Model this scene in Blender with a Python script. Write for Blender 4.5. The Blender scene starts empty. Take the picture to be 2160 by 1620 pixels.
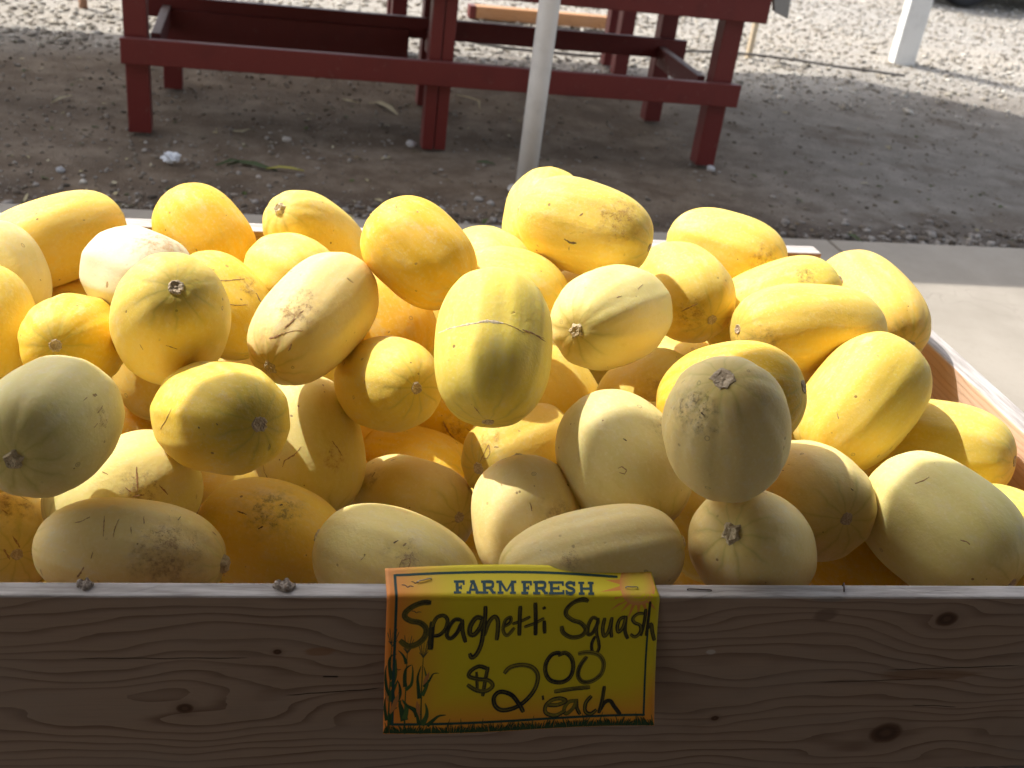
import bpy, bmesh, math, random
import numpy as np
from mathutils import Vector, Matrix, Quaternion
R = math.radians
random.seed(4)
SC = bpy.context.scene
COL = SC.collection

# ------------------------------------------------------------------ camera
F_PX, W_PX = 2250.0, 2160.0
TH, RO, CY = R(28.9), R(7.9), R(13.2)
CAMZ = 1.5
_h = Vector((math.sin(CY), math.cos(CY), 0)); _rt = Vector((math.cos(CY), -math.sin(CY), 0)); _z = Vector((0, 0, 1))
FW = math.cos(TH)*_h - math.sin(TH)*_z
_up = math.sin(TH)*_h + math.cos(TH)*_z
RT = math.cos(RO)*_rt + math.sin(RO)*_up
UP = -math.sin(RO)*_rt + math.cos(RO)*_up
cam_d = bpy.data.cameras.new('camera'); cam = bpy.data.objects.new('camera', cam_d); COL.objects.link(cam)
m = Matrix.Identity(4)
for i in range(3):
    m[i][0], m[i][1], m[i][2] = RT[i], UP[i], -FW[i]
m.translation = (0, 0, CAMZ)
cam.matrix_world = m
cam_d.sensor_width = 36; cam_d.lens = 36*F_PX/W_PX
cam_d.clip_start = 0.02; cam_d.clip_end = 600
cam_d.dof.use_dof = True; cam_d.dof.focus_distance = 1.28; cam_d.dof.aperture_fstop = 8.0
SC.camera = cam

# ------------------------------------------------------------------ light
SUN_AZ, SUN_EL = R(52), R(51)          # azimuth left of +y
S = Vector((-math.sin(SUN_AZ)*math.cos(SUN_EL), math.cos(SUN_AZ)*math.cos(SUN_EL), math.sin(SUN_EL)))
sd = bpy.data.lights.new('sun', 'SUN'); sun = bpy.data.objects.new('sun', sd); COL.objects.link(sun)
sd.energy = 2.3; sd.angle = R(0.5); sd.color = (1.0, 0.965, 0.90)
sun.rotation_mode = 'QUATERNION'; sun.rotation_quaternion = S.to_track_quat('Z', 'Y'); sun.location = S*30
w = bpy.data.worlds.new('World'); SC.world = w; w.use_nodes = True
nt = w.node_tree; bg = nt.nodes['Background']; sky = nt.nodes.new('ShaderNodeTexSky')
sky.sky_type = 'NISHITA'; sky.sun_disc = False; sky.sun_elevation = SUN_EL; sky.sun_rotation = -SUN_AZ
sky.dust_density = 3.0; sky.air_density = 1.0
hs = nt.nodes.new('ShaderNodeHueSaturation'); hs.inputs['Saturation'].default_value = .5; nt.links.new(sky.outputs[0], hs.inputs['Color']); nt.links.new(hs.outputs[0], bg.inputs[0]); bg.inputs[1].default_value = 0.15
vs = SC.view_settings; SC.display_settings.display_device = 'sRGB'
vs.view_transform = 'Standard'; vs.look = 'None'; vs.exposure = 1.3; vs.gamma = 1; vs.use_curve_mapping = False
SC.cycles.max_bounces = 10; SC.cycles.diffuse_bounces = 6; SC.cycles.use_denoising = True

# ------------------------------------------------------------------ helpers
def tag(o, label=None, cat=None, group=None, kind=None):
    if label: o['label'] = label
    if cat: o['category'] = cat
    if group: o['group'] = group
    if kind: o['kind'] = kind
    return o
def link(name, me, mat=None, parent=None):
    o = bpy.data.objects.new(name, me); COL.objects.link(o)
    if mat and len(me.materials) == 0: me.materials.append(mat)
    if parent: o.parent = parent
    return o
def empty(name, loc=(0, 0, 0), rz=0):
    o = bpy.data.objects.new(name, None); COL.objects.link(o); o.location = loc; o.rotation_euler.z = rz
    o.empty_display_size = .1
    return o
def from_bm(name, bm, mat=None, parent=None, smooth=False):
    me = bpy.data.meshes.new(name); bm.normal_update(); bm.to_mesh(me); bm.free()
    if smooth: me.polygons.foreach_set('use_smooth', [True]*len(me.polygons))
    return link(name, me, mat, parent)
def from_py(name, v, f, mat=None, parent=None, smooth=False):
    me = bpy.data.meshes.new(name); me.from_pydata(v, [], f); me.update()
    if smooth: me.polygons.foreach_set('use_smooth', [True]*len(me.polygons))
    return link(name, me, mat, parent)
def bm_box(bm, x0, x1, y0, y1, z0, z1, bev=0.0, seg=1):
    r = bmesh.ops.create_cube(bm, size=1)
    for v in r['verts']:
        v.co = Vector(((x0+x1)/2+v.co.x*(x1-x0), (y0+y1)/2+v.co.y*(y1-y0), (z0+z1)/2+v.co.z*(z1-z0)))
    if bev:
        es = list({e for v in r['verts'] for e in v.link_edges})
        bmesh.ops.bevel(bm, geom=es, offset=bev, segments=seg, affect='EDGES', profile=.5)
def box(name, mat, parent, x0, x1, y0, y1, z0, z1, bev=.003, seg=2):
    """box whose mesh is centred on its own origin, long axis left as given"""
    bm = bmesh.new(); bm_box(bm, -(x1-x0)/2, (x1-x0)/2, -(y1-y0)/2, (y1-y0)/2, -(z1-z0)/2, (z1-z0)/2, bev, seg)
    o = from_bm(name, bm, mat, parent); o.location = ((x0+x1)/2, (y0+y1)/2, (z0+z1)/2)
    return o
def tube_bm(bm, pts, rad, n=8, caps=True):
    rings = []
    pts = [Vector(p) for p in pts]
    for i, p in enumerate(pts):
        d = (pts[min(i+1, len(pts)-1)]-pts[max(i-1, 0)]).normalized()
        a = d.orthogonal().normalized() if i == 0 else (rings_a - d*rings_a.dot(d)).normalized()
        rings_a = a
        b = d.cross(a); rr = rad[i] if isinstance(rad, (list, tuple)) else rad
        rings.append([bm.verts.new(p+(a*math.cos(2*math.pi*k/n)+b*math.sin(2*math.pi*k/n))*rr) for k in range(n)])
    for i in range(len(rings)-1):
        for k in range(n):
            bm.faces.new((rings[i][k], rings[i][(k+1) % n], rings[i+1][(k+1) % n], rings[i+1][k]))
    if caps:
        bm.faces.new(rings[0][::-1]); bm.faces.new(rings[-1])
def px_ray(x, y):
    return FW + RT*((x-1080)/F_PX) - UP*((y-810)/F_PX)
def ground(x, y, z=0.0):
    """the place on the level z that the photograph shows at pixel x, y"""
    d = px_ray(x, y); t = (z-CAMZ)/d.z
    return Vector((0, 0, CAMZ)) + d*t

# node maths by operators
class N:
    def __init__(s, nt, sock): s.nt, s.s = nt, sock
    def _m(s, op, *a, clamp=False):
        n = s.nt.nodes.new('ShaderNodeMath'); n.operation = op; n.use_clamp = clamp
        for i, v in enumerate((s,)+a):
            if isinstance(v, N): s.nt.links.new(v.s, n.inputs[i])
            else: n.inputs[i].default_value = v
        return N(s.nt, n.outputs[0])
    def __add__(s, o): return s._m('ADD', o)
    def __radd__(s, o): return s._m('ADD', o)
    def __sub__(s, o): return s._m('SUBTRACT', o)
    def __rsub__(s, o): return (s*-1.0)+o
    def __mul__(s, o): return s._m('MULTIPLY', o)
    def __rmul__(s, o): return s._m('MULTIPLY', o)
    def __truediv__(s, o): return s._m('DIVIDE', o)
    def pow(s, o): return s._m('POWER', o)
    def abs(s): return s._m('ABSOLUTE')
    def sin(s): return s._m('SINE')
    def exp(s): return s._m('EXPONENT')
    def sqrt(s): return s._m('SQRT')
    def frac(s): return s._m('FRACT')
    def clamp(s): return s._m('ADD', 0.0, clamp=True)
    def gt(s, o): return s._m('GREATER_THAN', o)
    def max(s, o): return s._m('MAXIMUM', o)
    def min(s, o): return s._m('MINIMUM', o)
    def ss(s, a, b):
        n = s.nt.nodes.new('ShaderNodeMapRange'); n.interpolation_type = 'SMOOTHSTEP'
        s.nt.links.new(s.s, n.inputs[0]); n.inputs[1].default_value = a; n.inputs[2].default_value = b
        return N(s.nt, n.outputs[0])
class Mat:
    def __init__(s, name, rough=.6, spec=.4, metal=0.0):
        s.m = bpy.data.materials.new(name); s.m.use_nodes = True; s.nt = s.m.node_tree
        s.b = s.nt.nodes['Principled BSDF']; s.b.inputs['Roughness'].default_value = rough
        s.b.inputs['Specular IOR Level'].default_value = spec; s.b.inputs['Metallic'].default_value = metal
    def tc(s, out='Object'):
        return s.nt.nodes.new('ShaderNodeTexCoord').outputs[out]
    def sep(s, v):
        n = s.nt.nodes.new('ShaderNodeSeparateXYZ'); s.nt.links.new(v, n.inputs[0])
        return [N(s.nt, o) for o in n.outputs]
    def comb(s, x, y, z):
        n = s.nt.nodes.new('ShaderNodeCombineXYZ')
        for i, v in enumerate((x, y, z)):
            if isinstance(v, N): s.nt.links.new(v.s, n.inputs[i])
            else: n.inputs[i].default_value = v
        return n.outputs[0]
    def vm(s, op, a, b):
        n = s.nt.nodes.new('ShaderNodeVectorMath'); n.operation = op
        for i, v in enumerate((a, b)):
            if isinstance(v, (tuple, list)): n.inputs[i].default_value = v
            elif isinstance(v, float): n.inputs['Scale'].default_value = v
            elif isinstance(v, N): s.nt.links.new(v.s, n.inputs['Scale'])
            else: s.nt.links.new(v, n.inputs[i])
        return n.outputs['Value'] if op in ('LENGTH', 'DISTANCE', 'DOT_PRODUCT') else n.outputs[0]
    def noise(s, v, scale, detail=3, rough=.5, color=False):
        n = s.nt.nodes.new('ShaderNodeTexNoise'); n.inputs['Scale'].default_value = scale
        n.inputs['Detail'].default_value = detail; n.inputs['Roughness'].default_value = rough
        s.nt.links.new(v, n.inputs['Vector'])
        return n.outputs['Color'] if color else N(s.nt, n.outputs[0])
    def vor(s, v, scale, feature='F1'):
        n = s.nt.nodes.new('ShaderNodeTexVoronoi'); n.inputs['Scale'].default_value = scale; n.feature = feature
        s.nt.links.new(v, n.inputs['Vector'])
        if feature == 'DISTANCE_TO_EDGE': return N(s.nt, n.outputs[0]), None
        return N(s.nt, n.outputs['Distance']), n.outputs['Color']
    def mix(s, f, a, b):
        n = s.nt.nodes.new('ShaderNodeMix'); n.data_type = 'RGBA'
        if isinstance(f, N): s.nt.links.new(f.s, n.inputs[0])
        else: n.inputs[0].default_value = f
        for i, v in ((6, a), (7, b)):
            if isinstance(v, tuple): n.inputs[i].default_value = (*v[:3], 1)
            else: s.nt.links.new(v, n.inputs[i])
        return n.outputs[2]
    def mul(s, c, f):
        return s.vm('SCALE', c, f)
    def attr(s, name, typ='GEOMETRY'):
        n = s.nt.nodes.new('ShaderNodeAttribute'); n.attribute_name = name; n.attribute_type = typ
        return n
    def color(s, c):
        if isinstance(c, tuple): s.b.inputs['Base Color'].default_value = (*c, 1)
        else: s.nt.links.new(c, s.b.inputs['Base Color'])
        return s
    def rough(s, r):
        s.nt.links.new(r.s, s.b.inputs['Roughness']); return s
    def bump(s, h, dist=.001, strength=1.0):
        n = s.nt.nodes.new('ShaderNodeBump'); n.inputs['Distance'].default_value = dist; n.inputs['Strength'].default_value = strength
        s.nt.links.new(h.s, n.inputs['Height']); s.nt.links.new(n.outputs[0], s.b.inputs['Normal']); return s

# ------------------------------------------------------------------ materials
def m_squash():
    M = Mat('squash_rind', .5, .24)
    oc = M.tc(); oi = M.nt.nodes.new('ShaderNodeObjectInfo')
    rnd = N(M.nt, oi.outputs['Random'])
    off = M.comb(rnd*37.0, rnd*91.0, rnd*53.0)
    p = M.vm('ADD', oc, off)
    x, y, z = M.sep(oc)
    half = N(M.nt, M.attr('half', 'OBJECT').outputs['Fac'])
    rho = (x*x+y*y).sqrt()+.001
    sv = M.comb(x/rho*1.6, y/rho*1.6, z*4.0+rnd*40.0)
    stripe = M.noise(sv, 4.0, 3, .55).ss(.38, .72)
    low = M.noise(p, 14, 3).ss(.3, .75)
    base = oi.outputs['Color']
    c = M.mix(stripe*.30, base, M.mix(.55, base, (.82, .72, .42)))
    c = M.mix(low*.30, c, M.mul(M.mix(.35, base, (.60, .47, .10)), .96))
    mott = M.noise(p, 220, 3, .6)
    c = M.mix(mott.ss(.48, .8)*.30, c, (.86, .78, .50))
    dust = M.noise(M.comb(x*1.0+rnd*11.0, y, z*.55), 34, 5, .75)
    c = M.mix(dust.ss(.52, .72)*.38, c, (.74, .66, .46)); c = M.mix(dust.ss(.46, .30)*.22, c, (.60, .43, .08))
    # pores and specks
    d, vc = M.vor(p, 85.0)
    rr = M.sep(vc)[0]
    patchy = M.noise(p, 16, 2).ss(.48, .62)
    specks = (d*-1.0+(.02+rr.pow(4.0)*.17)).ss(.0, .03)*patchy
    # dashes rubbed along the rind
    wv = M.vm('ADD', p, M.mul(M.noise(p, 9, 2, color=True), .05))
    wx, wy, wz = M.sep(wv)
    d2, vc2 = M.vor(M.comb(wx*1.0, wy*.22, wz*.6), 95.0)
    r2 = M.sep(vc2)[1]
    dash = (d2*-1.0+(r2.pow(3.0)*.17)).ss(.0, .03)*M.noise(p, 21, 2).ss(.46, .58)
    # ring spots
    d3, vc3 = M.vor(M.vm('ADD', p, M.mul(M.noise(p, 130, 2, color=True), .004)), 42.0)
    r3 = M.sep(vc3)[2]
    ring = ((d3-.11).abs()*-1.0+.03).ss(0, .02)*r3.gt(.90)
    spot = (d3*-1.0+.06).ss(0, .02)*r3.gt(.93)
    c = M.mix((specks*.8).clamp(), c, (.22, .12, .05))
    c = M.mix((dash*.75).clamp(), c, (.27, .15, .07))
    c = M.mix((ring*.55+spot*.6).clamp(), c, (.26, .17, .10))
    # the scab or dirt patch some of them carry
    sp = M.attr('scar_pos', 'OBJECT').outputs['Vector']; sr = N(M.nt, M.attr('scar_rad', 'OBJECT').outputs['Fac'])
    sc = M.attr('scar_col', 'OBJECT').outputs['Color']
    dist = N(M.nt, M.vm('DISTANCE', M.vm('ADD', oc, M.mul(M.vm('SUBTRACT', M.noise(p, 60, 3, color=True), (.5, .5, .5)), .03)), sp))/sr
    pm = dist.ss(1.25, .35)
    pn = M.noise(M.vm('ADD', p, M.mul(M.noise(p, 150, 2, color=True), .006)), 330, 4, .8)
    pn2 = M.noise(p, 75, 4, .7)
    scab = (pm*.20+pn*.75+pn2*.65-.92).ss(-.04, .16)*dist.ss(1.3, .8)
    c = M.mix((scab*(.28+pm*.30)).clamp(), c, sc)
    c = M.mix((pm*pn2.ss(.35, .7)*.36).clamp(), c, sc)
    th = N(M.nt, (lambda n: (M.nt.links.new(y.s, n.inputs[0]), M.nt.links.new(x.s, n.inputs[1]), setattr(n, 'operation', 'ARCTAN2'), n.outputs[0])[-1])(M.nt.nodes.new('ShaderNodeMath')))
    ray_ = ((th*5.0+M.noise(p, 40, 2)*2.5).sin().abs()*-1.0+1.0).pow(3.0)
    endm = (z/half).abs().ss(.74, .97)
    c = M.mix((ray_*endm*.5).clamp(), c, (.46, .40, .09))
    # warmer around both ends, green in the folds next to the stem
    s = (z/half)
    c = M.mix(s.abs().ss(.90, 1.0)*.35, c, (.55, .42, .08))
    M.color(c)
    M.rough((.50+mott*.12+scab*.25)).bump(mott*.5+M.noise(p, 45, 3, .6)*1.6+dust*.5-specks*.6-dash*.8+scab*pn*1.0, .0006, 1.0)
    M.b.inputs['Subsurface Weight'].default_value = .25
    M.b.inputs['Subsurface Radius'].default_value = (1.0, .50, .08); M.b.inputs['Subsurface Scale'].default_value = .010
    return M.m
def m_cork(name, c1, c2):
    M = Mat(name, .85, .2); oc = M.tc()
    n = M.noise(oc, 320, 4, .7); d, vc = M.vor(oc, 420)
    M.color(M.mix(n.ss(.35, .65), c1, c2)).bump(n+d, .0006, .8)
    return M.m
def m_wood(name, light, dark, freq=55, knots=(), cracks=(), weather=.25, grey=(.40, .38, .36), wander=.010, stains=(), top_grey=True):
    """boards: x runs along the board, z up its face (object space, metres)"""
    M = Mat(name, .72, .25); oc = M.tc(); x, y, z = M.sep(oc)
    rnd = N(M.nt, M.nt.nodes.new('ShaderNodeObjectInfo').outputs['Random'])
    p = M.comb(x+rnd*17.0, y, z)
    zz = z+y*.35
    kd = None
    for kx, kz, kr, ax_, az_, st in knots:
        dx = x-kx; dz = z-kz
        g = ((dx*dx)*(1/ax_**2)+(dz*dz)*(1/az_**2))
        g = (g*-1.0).exp()
        zz = zz-dz*g*st
        wob = M.noise(p, 60, 2)*.25
        e = ((dx*dx)*(1/(kr*1.25)**2)+(dz*dz)*(1/kr**2)).sqrt()+wob-.12
        k1 = e.ss(1.15, .80); halo = e.ss(2.4, .9)
        kd = (k1, halo, e) if kd is None else (kd[0].max(k1), kd[1].max(halo), kd[2].min(e))
    n1 = M.noise(M.comb(x*2.2+rnd*17.0, y*2.2, z*7.0), 1.6, 2, .45)
    n2 = M.noise(M.comb(x*3.0+rnd*9.0, y*9.0, z*42.0), 2.0, 3, .5)
    f = (zz+(n1-.5)*(wander*10)+(n2-.5)*.006)*float(freq)
    fr = f.frac()
    late = fr.ss(.30, .97)*fr.ss(1.0, .985)
    lv = M.noise(M.comb(x*.8, y, z*26.0), 2.0, 1)
    fib = M.noise(M.comb(x*18.0, y*300.0, z*420.0), 1.0, 3, .6)
    c = M.mix((late.pow(2.2)*(lv*1.3)).clamp(), light, dark)
    c = M.mix(fib.ss(.45, .8)*.35, c, tuple(v*.72 for v in light))
    blot = M.noise(M.comb(x*3.0, y, z*9.0), 1.7, 4, .6)
    c = M.mix(blot.ss(.40, .75)*weather, c, grey)
    c = M.mix(M.noise(p, 7, 3, .6).ss(.55, .8)*.28, c, tuple(v*.6 for v in dark))
    if kd:
        c = M.mix(kd[1]*.35, c, dark)
        rings = ((kd[2]*9.0).sin()*.5+.5)
        c = M.mix(kd[0], c, M.mix(rings*.6, (.07, .035, .02), (.13, .07, .04)))
    h = fib*.4-late*.5
    for cx, cz, ln, sl, wd in cracks:
        dx = x-cx
        cd = (z-cz-dx*sl-(M.noise(M.comb(x*12.0, 0.0, 0.0), 3.0, 2)-.5)*.004).abs()
        cm = cd.ss(wd, wd*.3)*(dx.abs()).ss(ln, ln*.75)
        c = M.mix(cm, c, (.02, .012, .01)); h = h-cm*3.0
    for sx, sz, ra, rb, col in stains:
        dx = (x-sx)/ra; dz = (z-sz)/rb
        sm = ((dx*dx+dz*dz).sqrt()+(M.noise(M.comb(x*30.0, y, z*120.0), 1.0, 3)-.5)*.9).ss(1.1, .6)
        c = M.mix(sm*.7, c, col)
    if top_grey:
        ge = M.nt.nodes.new('ShaderNodeNewGeometry'); tz = M.sep(ge.outputs['Normal'])[2].ss(.35, .8)
        tg = M.mix(M.noise(M.comb(x*14.0, y*160.0, z*20.0), 1.0, 4, .65).ss(.3, .72), (.56, .54, .53), (.30, .28, .27))
        c = M.mix(tz*.92, c, tg)
    M.color(c).bump(h, .0007, 1.0)
    return M.m
def m_paint(name, col, worn, rough=.5, wear=.25):
    M = Mat(name, rough, .35); oc = M.tc(); x, y, z = M.sep(oc)
    g = M.noise(M.vm('MULTIPLY', oc, (1., 1., 1.)), 9, 4, .6)
    gr = M.noise(M.comb(x*4.0, y*60.0, z*60.0), 2.0, 3, .6)
    ge = M.nt.nodes.new('ShaderNodeNewGeometry'); tz = M.sep(ge.outputs['Normal'])[2].ss(.4, .9)
    c = M.mix(g.ss(.45, .75)*.5, col, tuple(v*.72 for v in col))
    c = M.mix((M.noise(oc, 35, 4, .7).ss(.60, .72)*wear).clamp(), c, worn)
    c = M.mix((tz*(.25+g*.35)).clamp(), c, worn)
    M.color(c).bump(gr, .0008, .8)
    return M.m
def m_plain(name, col, rough=.5, metal=0.0, spec=.4):
    M = Mat(name, rough, spec, metal); n = M.noise(M.tc(), 60, 3)
    M.color(M.mix(n.ss(.35, .75)*.3, col, tuple(v*.75 for v in col))); return M.m
def m_vcol(name, rough=.6, spec=.3, noise_scale=900, bump=.0002, streak=False):
    M = Mat(name, rough, spec); a = M.attr('Col').outputs['Color']; n = M.noise(M.tc(), noise_scale, 2)
    M.color(M.mix(n*.12, a, M.mul(a, .75)))
    if bump: M.bump(n, bump, 1.0)
    return M.m
def m_ground():
    M = Mat('dirt_and_gravel', .95, .15); oc = M.tc(); x, y, z = M.sep(oc)
    big = M.noise(oc, .55, 4, .6); mid = M.noise(oc, 5, 4, .65); fine = M.noise(oc, 60, 4, .7); d, vc = M.vor(oc, 55); d2, vc2 = M.vor(oc, 130)
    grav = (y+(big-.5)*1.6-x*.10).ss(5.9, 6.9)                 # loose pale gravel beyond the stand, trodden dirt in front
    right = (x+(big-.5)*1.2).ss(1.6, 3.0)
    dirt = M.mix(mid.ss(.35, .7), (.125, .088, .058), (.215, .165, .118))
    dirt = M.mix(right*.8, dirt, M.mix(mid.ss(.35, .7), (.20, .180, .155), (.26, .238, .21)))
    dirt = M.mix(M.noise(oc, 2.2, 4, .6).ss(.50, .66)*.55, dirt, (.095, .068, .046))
    strip = ((y-x*.03).ss(4.35, 4.05))*M.noise(oc, 3.1, 3).ss(.35, .6)
    dirt = M.mix(strip*.7, dirt, (.065, .048, .037))
    sel = M.sep(vc)[0]
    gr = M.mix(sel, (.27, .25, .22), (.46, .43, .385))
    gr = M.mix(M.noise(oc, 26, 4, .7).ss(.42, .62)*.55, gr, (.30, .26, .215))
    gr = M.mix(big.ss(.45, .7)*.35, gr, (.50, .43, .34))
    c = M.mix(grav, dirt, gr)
    c = M.mix(fine.ss(.50, .75)*.45, c, M.mul(c, .5)); gritn = M.noise(oc, 190, 3, .7); c = M.mix(gritn.ss(.55, .72)*.4, c, M.mul(c, 1.7)); c = M.mix(gritn.ss(.42, .28)*.4, c, M.mul(c, .5))
    c = M.mix((M.sep(vc2)[1].gt(.93)*(d2*-1.0+.35).ss(0, .1)*.5), c, (.34, .31, .27))
    M.color(c).bump(fine*.8+gritn*.35+d*-.8*grav+mid*.8+d2*-.3, .012, .9)
    return M.m
def m_concrete():
    M = Mat('concrete', .9, .2); oc = M.tc(); geo = M.nt.nodes.new('ShaderNodeNewGeometry').outputs['Position']
    a = M.noise(geo, 2.4, 5, .6); b = M.noise(geo, 40, 4, .7); f = M.noise(geo, 400, 2)
    c = M.mix(a.ss(.3, .7), (.275, .243, .20), (.335, .298, .248))
    c = M.mix(b.ss(.5, .72)*.25, c, (.26, .225, .185)); c = M.mix(f.ss(.55, .75)*.2, c, (.40, .36, .305))
    d, _ = M.vor(M.vm('ADD', geo, M.mul(M.noise(geo, 3, 3, color=True), .5)), 1.1, 'DISTANCE_TO_EDGE')
    cr = d.ss(.006, .001)*M.noise(geo, 1.3, 2).ss(.55, .65)
    c = M.mix(cr*.25, c, (.20, .17, .14))
    M.color(c).bump(b*.5+f*.4-cr*.6, .002, .8); return M.m

# ================================================================== SETTING
MG, MC = m_ground(), m_concrete()
def grid_sheet(name, x0, x1, y0, y1, nx, ny, zf, mat):
    v = []; f = []
    for j in range(ny+1):
        for i in range(nx+1):
            x = x0+(x1-x0)*i/nx; y = y0+(y1-y0)*j/ny; v.append((x, y, zf(x, y)))
    for j in range(ny):
        for i in range(nx):
            a = j*(nx+1)+i; f.append((a, a+1, a+nx+2, a+nx+1))
    return from_py(name, v, f, mat, None, True)
def lump(x, y):
    fade = max(0.0, min(1.0, (y-4.0)/.5))
    return -.018 + fade*.018*(.5+.5*math.sin(x*2.1+1.7*math.sin(y*1.3)))*(.6+.4*math.sin(y*3.3+x))
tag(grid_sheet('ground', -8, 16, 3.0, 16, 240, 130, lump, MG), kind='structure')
bm = bmesh.new()                                                     # the rest of the yard, out to the horizon
for x0, x1, y0, y1 in ((-300, 300, 16, 320), (-300, -8, -300, 16), (16, 300, -300, 16), (-8, 16, -300, 3.0)):
    bm.faces.new([bm.verts.new(p) for p in ((x0, y0, -.02), (x1, y0, -.02), (x1, y1, -.02), (x0, y1, -.02))])
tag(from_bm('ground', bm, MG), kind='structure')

# the pavement: slabs with open joints, its far edge a little askew
sw = empty('sidewalk', (0, 0, 0)); tag(sw, kind='structure')
far = lambda x: 3.885+.030*x
joints = [-7, -4.4, -2.1, .05, 2.205, 4.4, 6.6, 9.0]
rows = [(-5.5, -3.2), (-3.2, -.9), (-.9, 1.4), (1.4, None)]
for y0, y1 in rows:
    for a, b in zip(joints[:-1], joints[1:]):
        g = .004
        ya = y0+g; yb = [(far(a)), (far(b))] if y1 is None else [y1-g, y1-g]
        bm = bmesh.new()
        top = [Vector((a+g, ya, .004)), Vector((b-g, ya, .004)), Vector((b-g, yb[1], .004)), Vector((a+g, yb[0], .004))]
        c = sum(top, Vector())/4
        vt = [bm.verts.new(p-c) for p in top]; vb = [bm.verts.new(p-c-Vector((0, 0, .10))) for p in top]
        bm.faces.new(vt)
        for k in range(4): bm.faces.new((vt[k], vb[k], vb[(k+1) % 4], vt[(k+1) % 4]))
        bmesh.ops.bevel(bm, geom=[e for e in bm.edges if abs(e.verts[0].co.z-e.verts[1].co.z) < .01 and e.verts[0].co.z > -.05], offset=.005, segments=2, affect='EDGES')
        o = from_bm('slab', bm, MC, sw); o.location = c

# loose stones: one mass near, one far
def stones(name, n, region, smin, smax, cols, seed, clump=None):
    rng = np.random.default_rng(seed)
    t = (1+5**.5)/2
    iv = np.array([(-1, t, 0), (1, t, 0), (-1, -t, 0), (1, -t, 0), (0, -1, t), (0, 1, t), (0, -1, -t), (0, 1, -t), (t, 0, -1), (t, 0, 1), (-t, 0, -1), (-t, 0, 1)], float)
    iv /= np.linalg.norm(iv[0])
    fi = np.array([(0, 11, 5), (0, 5, 1), (0, 1, 7), (0, 7, 10), (0, 10, 11), (1, 5, 9), (5, 11, 4), (11, 10, 2), (10, 7, 6), (7, 1, 8), (3, 9, 4), (3, 4, 2), (3, 2, 6), (3, 6, 8), (3, 8, 9), (4, 9, 5), (2, 4, 11), (6, 2, 10), (8, 6, 7), (9, 8, 1)])
    P = region(rng, n); n = len(P)
    s = smin*(smax/smin)**(rng.random(n)**2.2)
    V = iv[None]*(1+.28*rng.standard_normal((n, 12, 1)).clip(-1.2, 1.2))*np.stack([1+.3*rng.standard_normal(n).clip(-1, 1.5), np.ones(n), .62+.15*rng.standard_normal(n)], 1)[:, None]
    a = rng.random(n)*6.283; ca, sa = np.cos(a)[:, None], np.sin(a)[:, None]
    x = V[..., 0]*ca-V[..., 1]*sa; y = V[..., 0]*sa+V[..., 1]*ca
    V = np.stack([x, y, V[..., 2]], -1)*s[:, None, None]
    zg = np.array([lump(px, py) for px, py in P])
    V += np.stack([P[:, 0], P[:, 1], zg+s*.25], 1)[:, None]
    Fc = (fi[None]+12*np.arange(n)[:, None, None]).reshape(-1)
    me = bpy.data.meshes.new(name)
    me.vertices.add(n*12); me.vertices.foreach_set('co', V.reshape(-1))
    me.loops.add(len(Fc)); me.loops.foreach_set('vertex_index', Fc)
    me.polygons.add(n*20); me.polygons.foreach_set('loop_start', np.arange(0, n*60, 3)); 
    me.update(calc_edges=True)
    cols = np.array(cols); c = cols[rng.integers(0, len(cols), n)]*(1+.18*rng.standard_normal((n, 1)))
    ca_ = me.color_attributes.new('Col', 'FLOAT_COLOR', 'POINT')
    ca_.data.foreach_set('color', np.repeat(np.concatenate([c.clip(.02, .8), np.ones((n, 1))], 1), 12, 0).astype(np.float32).reshape(-1))
    return link(name, me, MST)
MST = m_vcol('stone', .9, .2, 300, .0008)
def reg_near(rng, n):
    x = rng.uniform(-2.2, 5.2, n); y = 3.93+rng.random(n)**1.3*3.2
    keep = rng.random(n) < np.where(x+.5*np.sin(y*2) < .3, 1.0, .38)
    keep &= (y > 3.90+.03*x)
    return np.stack([x, y], 1)[keep]
def reg_edge(rng, n):
    x = rng.uniform(-2.0, 4.2, n); y = 3.92+.03*x+np.abs(rng.standard_normal(n))*.12
    keep = rng.random(n) < .55+.45*np.sin(x*2.3+.8)
    return np.stack([x, y], 1)[keep]
def reg_far(rng, n):
    y = 6.2+rng.random(n)*7.5; x = rng.uniform(-1, 1, n)*(.62*y)+.35*y-.3
    keep = y-.1*x+.4*rng.standard_normal(n) > 6.3
    return np.stack([x, y], 1)[keep]
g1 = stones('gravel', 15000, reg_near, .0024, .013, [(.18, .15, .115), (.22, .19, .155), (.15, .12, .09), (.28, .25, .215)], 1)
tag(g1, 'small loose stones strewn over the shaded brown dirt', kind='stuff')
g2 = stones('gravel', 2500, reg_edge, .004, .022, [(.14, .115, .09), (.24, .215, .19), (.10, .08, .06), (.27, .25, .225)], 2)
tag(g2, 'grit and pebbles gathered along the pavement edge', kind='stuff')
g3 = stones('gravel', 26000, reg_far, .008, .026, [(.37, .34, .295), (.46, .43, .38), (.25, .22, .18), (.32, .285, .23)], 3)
tag(g3, 'sunlit pale gravel of the yard', kind='stuff')
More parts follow.
